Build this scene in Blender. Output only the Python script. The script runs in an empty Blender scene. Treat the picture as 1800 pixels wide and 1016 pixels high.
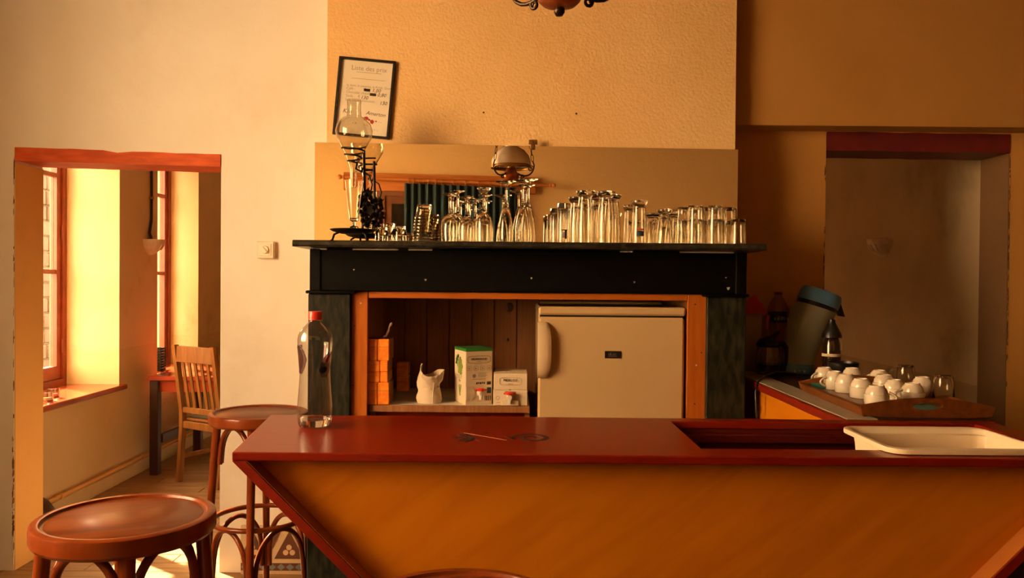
import bpy, math, random
from mathutils import Vector, Matrix
R = math.radians
PI = math.pi
random.seed(7)
SC = bpy.context.scene
COL = SC.collection

# ------------------------------------------------------------------ camera
F, EYE, PITCH, ROLL = 1430.0, 1.40, -0.72, 0.5
_p, _r = R(PITCH), R(ROLL)
FWD = Vector((0, math.cos(_p), math.sin(_p)))
_up = Vector((0, -math.sin(_p), math.cos(_p)))
_rt = Vector((1, 0, 0))
RT = _rt * math.cos(_r) + _up * math.sin(_r)
UP = -_rt * math.sin(_r) + _up * math.cos(_r)
cam_data = bpy.data.cameras.new('camera')
cam_data.sensor_width = 36
cam_data.lens = F / 1800 * 36
cam_data.clip_start = 0.02
cam = bpy.data.objects.new('camera', cam_data)
COL.objects.link(cam)
_m = Matrix((RT, UP, -FWD)).transposed().to_4x4()
_m.translation = Vector((0, 0, EYE))
cam.matrix_world = _m
SC.camera = cam

# ------------------------------------------------------------------ world, sun, exposure
SKY = (1.0, 0.57, 0.22)
world = bpy.data.worlds.new('sky')
SC.world = world
world.use_nodes = True
_bg = world.node_tree.nodes['Background']
_bg.inputs['Color'].default_value = (1.0, 0.67, 0.37, 1)
_bg.inputs['Strength'].default_value = 31.0
sun_data = bpy.data.lights.new('sun', 'SUN')
sun_data.energy = 60.0
sun_data.color = (1.0, 0.74, 0.42)
sun_data.angle = R(0.6)
sun = bpy.data.objects.new('sun', sun_data)
COL.objects.link(sun)
SUN_DIR = Vector((1.0, -0.75, -0.95)).normalized()
sun.rotation_euler = SUN_DIR.to_track_quat('-Z', 'Y').to_euler()


# daylight openings of the place: a front-room window, two back-room windows (y0, y1, z0, z1)
FRONT_WIN = [(0.30, 2.25, 1.15, 2.92)]
BACK_WIN = [(4.42, 5.49, 0.66, 2.45), (6.08, 6.87, 0.66, 2.45)]
DAYLIGHT = 26.0                      # watts per square metre of front-room window
for (a, b, c, d) in FRONT_WIN:
    ld = bpy.data.lights.new('window_daylight', 'AREA')
    ld.shape = 'RECTANGLE'
    ld.size, ld.size_y = b - a, d - c
    ld.color = SKY
    ld.energy = DAYLIGHT * (b - a) * (d - c)
    lo = bpy.data.objects.new('window_daylight', ld)
    COL.objects.link(lo)
    lo.location = (-2.70, (a + b) / 2, (c + d) / 2)
    lo.rotation_euler = Vector((1, 0, 0)).to_track_quat('-Z', 'Z').to_euler()
SC.view_settings.view_transform = 'Standard'
SC.view_settings.look = 'None'
SC.view_settings.gamma = 1
SC.view_settings.use_curve_mapping = False
SC.view_settings.exposure = -0.09
SC.cycles.max_bounces = 32
SC.cycles.diffuse_bounces = 6
SC.cycles.transmission_bounces = 32
SC.cycles.transparent_max_bounces = 48


# ------------------------------------------------------------------ pixel to place
def ray(px, py):
    return (FWD * F + RT * (px - 900) - UP * (py - 508)).normalized()


def at(px, py, Y=None, Z=None, X=None):
    d = ray(px, py)
    o = Vector((0, 0, EYE))
    if Y is not None:
        t = Y / d.y
    elif Z is not None:
        t = (Z - EYE) / d.z
    else:
        t = X / d.x
    return o + d * t


MIRROR_P = Vector((0.06, 3.575, 1.8))
MIRROR_YAW = R(2.0)
MIRROR_N = Vector((math.sin(MIRROR_YAW), -math.cos(MIRROR_YAW), 0))


def mirrored(px, py, P, N):
    """where the reflection seen at a pixel lies on the plane P,N behind the camera"""
    d = ray(px, py)
    o = Vector((0, 0, EYE))
    h = o + d * ((MIRROR_P - o).dot(MIRROR_N) / d.dot(MIRROR_N))
    d = d - 2 * d.dot(MIRROR_N) * MIRROR_N
    return h + d * ((P - h).dot(N) / d.dot(N))


# ------------------------------------------------------------------ mesh helpers
class MB:
    def __init__(s):
        s.v, s.f = [], []

    def add(s, vs, fs, M=None):
        n = len(s.v)
        s.v += [tuple(M @ Vector(p)) if M else tuple(p) for p in vs]
        s.f += [tuple(i + n for i in f) for f in fs]
        return s

    def box(s, x0, x1, y0, y1, z0, z1, M=None):
        vs = [(x, y, z) for x in (x0, x1) for y in (y0, y1) for z in (z0, z1)]
        return s.add(vs, [(0, 1, 3, 2), (4, 6, 7, 5), (0, 4, 5, 1), (2, 3, 7, 6), (0, 2, 6, 4), (1, 5, 7, 3)], M)

    def rbox(s, x0, x1, y0, y1, z0, z1, b=0.004, M=None):
        """box with bevelled edges"""
        vs, idx = [], {}
        X, Y, Z = (x0, x1), (y0, y1), (z0, z1)
        for i in (0, 1):
            for j in (0, 1):
                for k in (0, 1):
                    sx, sy, sz = (b if i == 0 else -b), (b if j == 0 else -b), (b if k == 0 else -b)
                    for a in range(3):
                        p = [X[i] + sx, Y[j] + sy, Z[k] + sz]
                        p[a] = (X[i], Y[j], Z[k])[a]
                        idx[(i, j, k, a)] = len(vs)
                        vs.append(p)
        fs = []
        for i in (0, 1):
            fs.append([idx[(i, j, k, 0)] for j, k in ((0, 0), (1, 0), (1, 1), (0, 1))])
            fs.append([idx[(j, i, k, 1)] for j, k in ((0, 0), (0, 1), (1, 1), (1, 0))])
            fs.append([idx[(j, k, i, 2)] for j, k in ((0, 0), (1, 0), (1, 1), (0, 1))])
        for i in (0, 1):
            for j in (0, 1):
                fs.append([idx[(i, j, 0, 0)], idx[(i, j, 1, 0)], idx[(i, j, 1, 1)], idx[(i, j, 0, 1)]])
                fs.append([idx[(i, 0, j, 0)], idx[(i, 1, j, 0)], idx[(i, 1, j, 2)], idx[(i, 0, j, 2)]])
                fs.append([idx[(0, i, j, 1)], idx[(1, i, j, 1)], idx[(1, i, j, 2)], idx[(0, i, j, 2)]])
                for k in (0, 1):
                    fs.append([idx[(i, j, k, 0)], idx[(i, j, k, 1)], idx[(i, j, k, 2)]])
        return s.add(vs, fs, M)

    def lathe(s, prof, seg=28, M=None):
        vs, rows = [], []
        for (r, z) in prof:
            if r < 1e-6:
                rows.append([len(vs)] * seg)
                vs.append((0, 0, z))
            else:
                rows.append(list(range(len(vs), len(vs) + seg)))
                vs += [(r * math.cos(2 * PI * i / seg), r * math.sin(2 * PI * i / seg), z) for i in range(seg)]
        fs = []
        for a, b in zip(rows, rows[1:]):
            for i in range(seg):
                j = (i + 1) % seg
                q = []
                for k in (a[i], a[j], b[j], b[i]):
                    if k not in q:
                        q.append(k)
                if len(q) > 2:
                    fs.append(tuple(q))
        return s.add(vs, fs, M)

    def tube(s, path, r, seg=8, closed=False, M=None):
        path = [Vector(p) for p in path]
        n = len(path)
        rr = r if isinstance(r, (list, tuple)) else [r] * n
        vs, fs = [], []
        ref = None
        for i, p in enumerate(path):
            a = path[(i - 1) % n] if (closed or i > 0) else p
            b = path[(i + 1) % n] if (closed or i < n - 1) else p
            t = (b - a).normalized()
            if ref is None:
                ref = Vector((0, 0, 1)) if abs(t.z) < 0.9 else Vector((1, 0, 0))
            u = (ref - t * ref.dot(t)).normalized()
            ref = u
            w = t.cross(u)
            vs += [p + (u * math.cos(2 * PI * k / seg) + w * math.sin(2 * PI * k / seg)) * rr[i] for k in range(seg)]
        for i in range(n if closed else n - 1):
            j = (i + 1) % n
            for k in range(seg):
                l = (k + 1) % seg
                fs.append((i * seg + k, i * seg + l, j * seg + l, j * seg + k))
        if not closed:
            fs.append(tuple(range(seg))[::-1])
            fs.append(tuple(range((n - 1) * seg, n * seg)))
        return s.add(vs, fs, M)

    def loft(s, rings, caps=True, M=None):
        n = len(rings[0])
        vs = [p for r in rings for p in r]
        fs = []
        for i in range(len(rings) - 1):
            for k in range(n):
                l = (k + 1) % n
                fs.append((i * n + k, i * n + l, (i + 1) * n + l, (i + 1) * n + k))
        if caps:
            fs.append(tuple(range(n))[::-1])
            fs.append(tuple(range((len(rings) - 1) * n, len(rings) * n)))
        return s.add(vs, fs, M)

    def prism(s, poly, fn, d0, d1, M=None):
        """poly: list of (u,v); fn(u,v,d)->point"""
        n = len(poly)
        vs = [fn(u, v, d0) for u, v in poly] + [fn(u, v, d1) for u, v in poly]
        fs = [tuple(range(n))[::-1], tuple(range(n, 2 * n))]
        fs += [(i, (i + 1) % n, n + (i + 1) % n, n + i) for i in range(n)]
        return s.add(vs, fs, M)

    def mesh(s, name, material, smooth=False, angle=40):
        me = bpy.data.meshes.new(name)
        me.from_pydata(s.v, [], s.f)
        me.materials.append(material)
        import bmesh
        bm = bmesh.new()
        bm.from_mesh(me)
        bmesh.ops.recalc_face_normals(bm, faces=bm.faces)
        if smooth:
            for f in bm.faces:
                f.smooth = True
            for e in bm.edges:
                if len(e.link_faces) == 2 and e.calc_face_angle(0) > R(angle):
                    e.smooth = False
        bm.to_mesh(me)
        bm.free()
        return me

    def build(s, name, material, parent=None, smooth=False, angle=40, loc=None, rot=None):
        return link(name, s.mesh(name, material, smooth, angle), parent, loc, rot)


def link(name, me, parent=None, loc=None, rot=None):
    o = bpy.data.objects.new(name, me)
    COL.objects.link(o)
    if parent is not None:
        o.parent = parent
    if loc is not None:
        o.location = loc
    if rot is not None:
        o.rotation_euler = rot
    return o


def tag(o, label=None, cat=None, group=None, kind=None):
    if label:
        o['label'] = label
    if cat:
        o['category'] = cat
    if group:
        o['group'] = group
    if kind:
        o['kind'] = kind
    return o


def thing(name, label, cat, loc=(0, 0, 0), rz=0.0, group=None):
    o = bpy.data.objects.new(name, None)
    o.empty_display_size = 0.05
    COL.objects.link(o)
    o.location = loc
    o.rotation_euler = (0, 0, rz)
    return tag(o, label, cat, group)


def struct(o):
    o['kind'] = 'structure'
    return o


def copy_tree(o, parent=None):
    c = o.copy()
    COL.objects.link(c)
    c.parent = parent
    for ch in o.children:
        copy_tree(ch, c)
    return c


def text_part(name, body, size, material, parent, M, shear=0.0, depth=0.0004, align='CENTER'):
    cu = bpy.data.curves.new(name, 'FONT')
    cu.body = body
    cu.size = size
    cu.align_x = align
    cu.shear = shear
    cu.extrude = depth
    cu.resolution_u = 2
    t = bpy.data.objects.new('tmp_text', cu)
    COL.objects.link(t)
    dg = bpy.context.evaluated_depsgraph_get()
    me = bpy.data.meshes.new_from_object(t.evaluated_get(dg))
    bpy.data.objects.remove(t)
    bpy.data.curves.remove(cu)
    me.transform(M)
    me.materials.clear()
    me.materials.append(material)
    return link(name, me, parent)


# local frame that puts text (x right, y up) on a face looking towards -Y
FACE = Matrix(((1, 0, 0, 0), (0, 0, -1, 0), (0, 1, 0, 0), (0, 0, 0, 1)))


def T(x, y, z):
    return Matrix.Translation((x, y, z))


# ------------------------------------------------------------------ materials
def mat(name, col, rough=0.5, metal=0.0, col2=None, nscale=8.0, stretch=(1, 1, 1), lo=0.35, hi=0.65, detail=6.0,
        bump=0.0, bscale=60.0, coat=0.0, spec=0.5, trans=0.0, ior=1.45, sheen=0.0, coat_rough=0.08, distortion=0.0, rvar=0.0):
    m = bpy.data.materials.new(name)
    m.use_nodes = True
    nt = m.node_tree
    b = nt.nodes['Principled BSDF']
    b.inputs['Roughness'].default_value = rough
    b.inputs['Metallic'].default_value = metal
    b.inputs['Specular IOR Level'].default_value = spec
    b.inputs['IOR'].default_value = ior
    b.inputs['Transmission Weight'].default_value = trans
    b.inputs['Coat Weight'].default_value = coat
    b.inputs['Coat Roughness'].default_value = coat_rough
    b.inputs['Sheen Weight'].default_value = sheen
    b.inputs['Base Color'].default_value = (*col, 1)
    tc = nt.nodes.new('ShaderNodeTexCoord')
    mp = nt.nodes.new('ShaderNodeMapping')
    mp.inputs['Scale'].default_value = stretch
    nt.links.new(tc.outputs['Object'], mp.inputs['Vector'])
    nz = nt.nodes.new('ShaderNodeTexNoise')
    nz.inputs['Scale'].default_value = nscale
    nz.inputs['Detail'].default_value = detail
    nz.inputs['Distortion'].default_value = distortion
    nt.links.new(mp.outputs['Vector'], nz.inputs['Vector'])
    if col2 is None:
        col2 = tuple(c * 0.9 for c in col)
    rp = nt.nodes.new('ShaderNodeValToRGB')
    rp.color_ramp.elements[0].position = lo
    rp.color_ramp.elements[1].position = hi
    rp.color_ramp.elements[0].color = (*col2, 1)
    rp.color_ramp.elements[1].color = (*col, 1)
    nt.links.new(nz.outputs['Fac'], rp.inputs['Fac'])
    nt.links.new(rp.outputs['Color'], b.inputs['Base Color'])
    if rvar:
        mr = nt.nodes.new('ShaderNodeMapRange')
        mr.inputs['To Min'].default_value = rough - rvar
        mr.inputs['To Max'].default_value = rough + rvar
        nt.links.new(nz.outputs['Fac'], mr.inputs['Value'])
        nt.links.new(mr.outputs['Result'], b.inputs['Roughness'])
    if bump:
        n2 = nt.nodes.new('ShaderNodeTexNoise')
        n2.inputs['Scale'].default_value = bscale
        n2.inputs['Detail'].default_value = 4
        nt.links.new(mp.outputs['Vector'], n2.inputs['Vector'])
        bp = nt.nodes.new('ShaderNodeBump')
        bp.inputs['Strength'].default_value = bump
        bp.inputs['Distance'].default_value = 0.01
        nt.links.new(n2.outputs['Fac'], bp.inputs['Height'])
        nt.links.new(bp.outputs['Normal'], b.inputs['Normal'])
    return m


def plaster(name, col, col2, stain=None, stain_amt=0.35, bump=0.25, bscale=35, band=None, rough=0.85):
    """painted plaster: blotchy paint, irregular dirty stains, optional lower paint band at a height"""
    m = mat(name, col, rough, col2=col2, nscale=2.2, lo=0.3, hi=0.7, bump=bump, bscale=bscale, spec=0.25)
    nt = m.node_tree
    b = nt.nodes['Principled BSDF']
    geo = nt.nodes.new('ShaderNodeNewGeometry')
    src = b.inputs['Base Color'].links[0].from_socket
    if band:
        sp = nt.nodes.new('ShaderNodeSeparateXYZ')
        nt.links.new(geo.outputs['Position'], sp.inputs['Vector'])
        lt = nt.nodes.new('ShaderNodeMath')
        lt.operation = 'LESS_THAN'
        lt.inputs[1].default_value = band[0]
        nt.links.new(sp.outputs['Z'], lt.inputs[0])
        mx = nt.nodes.new('ShaderNodeMixRGB')
        mx.blend_type = 'MULTIPLY'
        nt.links.new(lt.outputs[0], mx.inputs['Fac'])
        nt.links.new(src, mx.inputs['Color1'])
        mx.inputs['Color2'].default_value = (*band[1], 1)
        src = mx.outputs['Color']
    if stain:
        n3 = nt.nodes.new('ShaderNodeTexNoise')
        n3.inputs['Scale'].default_value = 1.4
        n3.inputs['Detail'].default_value = 9
        n3.inputs['Roughness'].default_value = 0.68
        nt.links.new(geo.outputs['Position'], n3.inputs['Vector'])
        r3 = nt.nodes.new('ShaderNodeValToRGB')
        r3.color_ramp.elements[0].position = 0.56
        r3.color_ramp.elements[1].position = 0.72
        r3.color_ramp.elements[0].color = (0, 0, 0, 1)
        r3.color_ramp.elements[1].color = (stain_amt,) * 3 + (1,)
        nt.links.new(n3.outputs['Fac'], r3.inputs['Fac'])
        mx = nt.nodes.new('ShaderNodeMixRGB')
        nt.links.new(r3.outputs['Color'], mx.inputs['Fac'])
        nt.links.new(src, mx.inputs['Color1'])
        mx.inputs['Color2'].default_value = (*stain, 1)
        src = mx.outputs['Color']
    nt.links.new(src, b.inputs['Base Color'])
    return m


def glassy(name, col=(1, 1, 1), rough=0.0, ior=1.48):
    m = bpy.data.materials.new(name)
    m.use_nodes = True
    nt = m.node_tree
    nt.nodes.remove(nt.nodes['Principled BSDF'])
    g = nt.nodes.new('ShaderNodeBsdfGlass')
    g.inputs['Color'].default_value = (*col, 1)
    g.inputs['Roughness'].default_value = rough
    g.inputs['IOR'].default_value = ior
    nt.links.new(g.outputs[0], nt.nodes['Material Output'].inputs['Surface'])
    return m


def thin_glass(name, col=(1, 1, 1), refl=1.0, power=4.0):
    m = bpy.data.materials.new(name)
    m.use_nodes = True
    nt = m.node_tree
    nt.nodes.remove(nt.nodes['Principled BSDF'])
    t = nt.nodes.new('ShaderNodeBsdfTransparent')
    t.inputs['Color'].default_value = (*col, 1)
    g = nt.nodes.new('ShaderNodeBsdfGlossy')
    g.inputs['Roughness'].default_value = 0.03
    lw = nt.nodes.new('ShaderNodeLayerWeight')
    lw.inputs['Blend'].default_value = 0.5
    pw_ = nt.nodes.new('ShaderNodeMath')
    pw_.operation = 'POWER'
    pw_.inputs[1].default_value = power
    nt.links.new(lw.outputs['Facing'], pw_.inputs[0])
    mu = nt.nodes.new('ShaderNodeMath')
    mu.operation = 'MULTIPLY_ADD'
    mu.inputs[1].default_value = 0.85
    mu.inputs[2].default_value = 0.04 * refl
    nt.links.new(pw_.outputs[0], mu.inputs[0])
    mx = nt.nodes.new('ShaderNodeMixShader')
    nt.links.new(mu.outputs[0], mx.inputs[0])
    nt.links.new(t.outputs[0], mx.inputs[1])
    nt.links.new(g.outputs[0], mx.inputs[2])
    nt.links.new(mx.outputs[0], nt.nodes['Material Output'].inputs['Surface'])
    return m


M = {}
M['cream'] = plaster('cream_plaster', (0.86, 0.82, 0.74), (0.80, 0.74, 0.64), (0.55, 0.40, 0.24), 0.22, 0.22, 22)
M['crepi'] = plaster('rough_cast_plaster', (0.82, 0.53, 0.235), (0.76, 0.47, 0.195), None, 0.2, 0.4, 85)
M['rear'] = plaster('rear_wall_plaster', (0.88, 0.62, 0.28), (0.84, 0.58, 0.25))
M['ochre'] = plaster('ochre_plaster', (0.50, 0.25, 0.062), (0.45, 0.215, 0.05), (0.25, 0.15, 0.06), 0.3, 0.2, 22)  # ochre wall tone with the shade on the beam put into the colour
M['ochre_low'] = plaster('light_ochre_plaster', (0.60, 0.31, 0.080), (0.54, 0.265, 0.065), (0.28, 0.16, 0.06), 0.3, 0.2, 22)  # same wall paint as the beam, lightened in place of more light
M['jamb'] = plaster('jamb_plaster', (0.82, 0.48, 0.16), (0.76, 0.42, 0.13), (0.4, 0.24, 0.1), 0.3, 0.2, 22)
M['back_plaster'] = plaster('back_room_plaster', (0.84, 0.66, 0.38), (0.76, 0.57, 0.30), (0.36, 0.23, 0.10), 0.5, 0.2, 18,
                            band=(0.90, (0.95, 0.93, 0.86)))
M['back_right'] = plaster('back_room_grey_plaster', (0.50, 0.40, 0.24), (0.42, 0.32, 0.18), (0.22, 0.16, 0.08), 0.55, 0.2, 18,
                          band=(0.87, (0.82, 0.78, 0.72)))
M['ceiling'] = mat('dark_timber_ceiling', (0.13, 0.07, 0.03), 0.6, col2=(0.09, 0.045, 0.02), nscale=4, stretch=(1, 10, 1))
M['dark_ochre'] = plaster('dark_ochre_plaster', (0.20, 0.11, 0.045), (0.16, 0.085, 0.035))  # shade on the right jamb put into the colour; right wall shares it
M['floor_front'] = mat('dark_floor', (0.10, 0.06, 0.035), 0.5, col2=(0.06, 0.035, 0.02), nscale=3)
M['floor'] = mat('floor_boards', (0.42, 0.25, 0.11), 0.5, col2=(0.26, 0.15, 0.065), nscale=3, stretch=(1, 12, 1), bump=0.1, bscale=30)
M['lintel_red'] = mat('orange_red_paint', (0.66, 0.11, 0.020), 0.55, col2=(0.50, 0.07, 0.013), nscale=9, stretch=(1, 3, 4), bump=0.25, bscale=14, spec=0.2)
M['lintel_dark'] = mat('dark_red_paint', (0.16, 0.014, 0.014), 0.5, col2=(0.11, 0.01, 0.01), nscale=9, bump=0.1, bscale=20)
M['window_red'] = mat('window_red_paint', (0.33, 0.06, 0.016), 0.45, col2=(0.25, 0.045, 0.012), nscale=14, coat=0.15)
M['sill'] = mat('sill_varnish', (0.42, 0.085, 0.025), 0.22, col2=(0.30, 0.055, 0.018), nscale=5, stretch=(6, 1, 6), coat=0.4)
M['bar_top'] = mat('mahogany_varnish', (0.225, 0.012, 0.002), 0.3, spec=0.22, col2=(0.17, 0.008, 0.001), nscale=5, stretch=(1.2, 22, 10), lo=0.3, hi=0.7, coat=0.14, coat_rough=0.04)
M['bar_trim'] = mat('red_trim_varnish', (0.22, 0.013, 0.003), 0.4, spec=0.2, col2=(0.17, 0.010, 0.002), nscale=6, stretch=(4, 4, 4))
M['well_red'] = mat('dark_well_paint', (0.09, 0.008, 0.003), 0.4, spec=0.2)
M['bar_inner'] = mat('brown_trim', (0.42, 0.14, 0.025), 0.4, col2=(0.34, 0.10, 0.02), nscale=6)
M['bar_panel'] = mat('orange_plywood', (0.60, 0.195, 0.005), 0.5, col2=(0.52, 0.158, 0.004), nscale=2.4, lo=0.36, hi=0.62, detail=8, stretch=(1.0, 1, 3.4), spec=0.12, distortion=0.8)
for _n in M['bar_panel'].node_tree.nodes:
    if _n.bl_idname == 'ShaderNodeMapping':
        _n.vector_type = 'TEXTURE'
        _n.inputs['Rotation'].default_value = (0, R(-38), 0)
        _n.inputs['Scale'].default_value = (1.0, 1.0, 0.16)
M['pine'] = mat('orange_pine', (0.46, 0.125, 0.013), 0.5, spec=0.2, col2=(0.37, 0.088, 0.008), nscale=6, stretch=(9, 9, 0.7))
M['pine_h'] = mat('orange_pine_rail', (0.46, 0.125, 0.013), 0.5, spec=0.2, col2=(0.37, 0.088, 0.008), nscale=6, stretch=(0.7, 9, 9))
M['plank'] = mat('dark_pine_plank', (0.34, 0.14, 0.045), 0.55, col2=(0.22, 0.08, 0.024), nscale=5, stretch=(14, 14, 0.8), lo=0.3, hi=0.7)
M['slate'] = mat('black_slate', (0.0035, 0.003, 0.0025), 0.55, spec=0.1, col2=(0.001, 0.001, 0.001), nscale=30, lo=0.45, hi=0.75, bump=0.05, bscale=80)
M['slate_shelf'] = mat('worn_black_marble', (0.045, 0.038, 0.026), 0.28, col2=(0.010, 0.010, 0.008), nscale=60, lo=0.42, hi=0.7, bump=0.15, bscale=70)
M['slate_leg'] = mat('mottled_green_black_stone', (0.040, 0.036, 0.020), 0.5, spec=0.2, col2=(0.007, 0.008, 0.005), nscale=26, stretch=(1.6, 1.6, 0.45), lo=0.40, hi=0.72, bump=0.12, bscale=60)
M['chip'] = mat('chipped_stone', (0.55, 0.48, 0.40), 0.7)
M['fridge'] = mat('white_enamel', (0.54, 0.37, 0.18), 0.35, col2=(0.52, 0.355, 0.17), nscale=3, spec=0.35)
M['fridge_handle'] = mat('white_plastic', (0.74, 0.56, 0.34), 0.35)
M['gap'] = mat('dark_gap', (0.012, 0.008, 0.006), 0.7)
M['badge'] = mat('black_badge', (0.010, 0.007, 0.006), 0.3)
M['print_grey'] = mat('grey_print', (0.30, 0.24, 0.20), 0.5)
M['print_dark'] = mat('dark_print', (0.028, 0.022, 0.020), 0.6)
M['print_faint'] = mat('faint_print', (0.42, 0.32, 0.22), 0.7)
M['print_gold'] = mat('gold_print', (0.40, 0.27, 0.08), 0.5)
M['print_red'] = mat('red_print', (0.48, 0.035, 0.025), 0.6)
M['print_blue'] = mat('dark_blue_print', (0.02, 0.05, 0.085), 0.5)
M['paper'] = mat('paper', (0.86, 0.76, 0.62), 0.75, col2=(0.82, 0.71, 0.56), nscale=9)
M['card_white'] = mat('white_carton', (0.70, 0.57, 0.40), 0.6, col2=(0.66, 0.53, 0.36), nscale=6)
M['green'] = mat('green_carton', (0.035, 0.19, 0.03), 0.5)
M['grape'] = mat('grape_print', (0.30, 0.36, 0.06), 0.6, col2=(0.10, 0.17, 0.03), nscale=40)
M['leaf'] = mat('leaf_print', (0.035, 0.10, 0.03), 0.6)
M['red_plastic'] = mat('red_plastic', (0.75, 0.035, 0.018), 0.35, coat=0.2)
M['pale_plastic'] = mat('pale_tap_plastic', (0.70, 0.62, 0.52), 0.3)
M['orange_pack'] = mat('orange_packet', (0.95, 0.30, 0.022), 0.35, col2=(0.85, 0.20, 0.015), nscale=38, lo=0.4, hi=0.62, coat=0.3, bump=0.12, bscale=30)
M['pack_side'] = mat('brown_packet_side', (0.42, 0.20, 0.07), 0.5, col2=(0.30, 0.13, 0.04), nscale=20)
M['bag'] = mat('white_paper_bag', (0.68, 0.55, 0.40), 0.7, col2=(0.62, 0.48, 0.33), nscale=8, bump=0.3, bscale=26)
M['shelf_white'] = mat('white_melamine', (0.74, 0.68, 0.60), 0.3)
M['black_iron'] = mat('black_iron', (0.010, 0.008, 0.007), 0.42, metal=0.3)
M['black_plastic'] = mat('black_plastic', (0.010, 0.009, 0.009), 0.35)
M['black_frame'] = mat('black_frame_lacquer', (0.014, 0.009, 0.007), 0.35)
M['stool'] = mat('bentwood_varnish', (0.23, 0.042, 0.005), 0.30, spec=0.25, col2=(0.15, 0.025, 0.003), nscale=5, stretch=(1.0, 9, 1), lo=0.3, hi=0.7, coat=0.25, coat_rough=0.15)
M['stool_seat'] = mat('worn_seat_varnish', (0.20, 0.045, 0.005), 0.40, spec=0.2, col2=(0.10, 0.019, 0.002), nscale=2.6, stretch=(1.4, 13, 1), lo=0.3, hi=0.7, coat=0.3, coat_rough=0.22, rvar=0.15)
M['oak'] = mat('oak_chair', (0.31, 0.125, 0.028), 0.4, col2=(0.22, 0.085, 0.018), nscale=5, stretch=(8, 8, 1), coat=0.2)
M['dark_wood'] = mat('dark_wood', (0.055, 0.020, 0.012), 0.4, col2=(0.035, 0.012, 0.008), nscale=6)
M['table_red'] = mat('red_table_top', (0.42, 0.06, 0.02), 0.22, coat=0.4)
M['seat_pad'] = mat('pale_blue_cushion', (0.44, 0.46, 0.42), 0.8, sheen=0.2)
M['mirror'] = mat('mirror_silver', (0.97, 0.90, 0.78), 0.012, metal=1.0)
M['mirror'].node_tree.links.remove(M['mirror'].node_tree.nodes['Principled BSDF'].inputs['Base Color'].links[0])
M['brass'] = mat('old_brass', (0.42, 0.26, 0.10), 0.35, metal=1.0)
M['copper'] = mat('copper_brown', (0.50, 0.15, 0.04), 0.30, metal=0.6, col2=(0.26, 0.065, 0.02), nscale=14)
M['bronze'] = mat('dark_bronze', (0.045, 0.026, 0.014), 0.35, metal=0.7)
M['opal'] = mat('opal_glass', (0.78, 0.70, 0.58), 0.2, coat=0.4)
M['glass'] = glassy('clear_glass', (0.97, 0.96, 0.93))
M['glass_green'] = glassy('thick_base_glass', (0.90, 0.94, 0.88))
M['pane'] = thin_glass('window_pane', (0.96, 0.96, 0.94))
M['picture_glass'] = thin_glass('picture_glass', (0.98, 0.98, 0.97), 0.6)
M['pet'] = thin_glass('clear_plastic_bottle', (0.91, 0.90, 0.87), 2.2, 2.2)
M['pet_dim'] = thin_glass('dim_plastic_bottle', (0.80, 0.76, 0.68), 1.5)
M['water'] = glassy('water', (0.97, 0.97, 0.95), 0.0, 1.33)
M['bottle_label'] = thin_glass('pale_violet_label', (0.72, 0.62, 0.66), 0.5)
M['teal'] = mat('teal_curtain_cloth', (0.010, 0.045, 0.055), 0.8, col2=(0.006, 0.028, 0.036), nscale=30, sheen=0.3)
M['lintel_wood'] = mat('orange_lintel_wood', (0.60, 0.22, 0.05), 0.45, col2=(0.50, 0.16, 0.035), nscale=4, stretch=(1, 6, 12))
M['brown_casing'] = mat('brown_door_casing', (0.20, 0.075, 0.024), 0.5, col2=(0.15, 0.05, 0.016), nscale=5)
M['dark_glass'] = mat('dark_door_glass', (0.012, 0.007, 0.005), 0.25)
M['steel'] = mat('brushed_steel', (0.48, 0.43, 0.32), 0.42, metal=0.2, col2=(0.40, 0.35, 0.26), nscale=5, stretch=(14, 1, 1))
M['china'] = mat('white_china', (0.76, 0.66, 0.52), 0.14, coat=0.5)
M['tray'] = mat('tray_wood', (0.21, 0.062, 0.010), 0.38, spec=0.3, col2=(0.14, 0.038, 0.006), nscale=5, stretch=(9, 1.4, 9), coat=0.3)
M['tray_teal'] = mat('teal_tray_print', (0.03, 0.17, 0.14), 0.4)
M['tub'] = mat('white_tub_plastic', (0.84, 0.68, 0.46), 0.38, spec=0.3)
M['thermos_body'] = mat('grey_green_plastic', (0.33, 0.34, 0.27), 0.36, coat=0.15)
M['thermos_blue'] = mat('slate_blue_plastic', (0.11, 0.28, 0.52), 0.4)
M['red_bag'] = mat('red_foil_bag', (0.50, 0.025, 0.02), 0.4)
M['tub_clear'] = mat('cream_tub', (0.34, 0.22, 0.11), 0.4)
M['cream_emblem'] = mat('cream_emblem', (0.62, 0.50, 0.30), 0.6)
M['coffee'] = mat('coffee_dark_glass', (0.028, 0.014, 0.008), 0.12, coat=0.5)
M['switch'] = mat('cream_switch_plastic', (0.84, 0.74, 0.58), 0.4)
M['shell'] = mat('plaster_wall_light', (0.72, 0.62, 0.47), 0.7, col2=(0.64, 0.53, 0.38), nscale=30, bump=0.3, bscale=40)
M['cable'] = mat('dark_cable', (0.035, 0.022, 0.012), 0.6)
M['tile_cream'] = mat('cream_tile', (0.66, 0.48, 0.28), 0.4)
M['tile_brown'] = mat('brown_tile', (0.14, 0.055, 0.028), 0.4)
M['tile_blue'] = mat('grey_blue_tile', (0.19, 0.23, 0.24), 0.4)
M['stone'] = mat('facade_brick', (0.055, 0.034, 0.025), 0.9, col2=(0.035, 0.02, 0.014), nscale=6)
M['mortar'] = mat('mortar', (0.10, 0.085, 0.07), 0.9)
M['candle_red'] = mat('red_wax', (0.6, 0.04, 0.02), 0.4)
M['carve'] = mat('dark_carving', (0.030, 0.003, 0.002), 0.6)
M['scratch'] = mat('pale_scratch', (0.42, 0.15, 0.07), 0.6)

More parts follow.
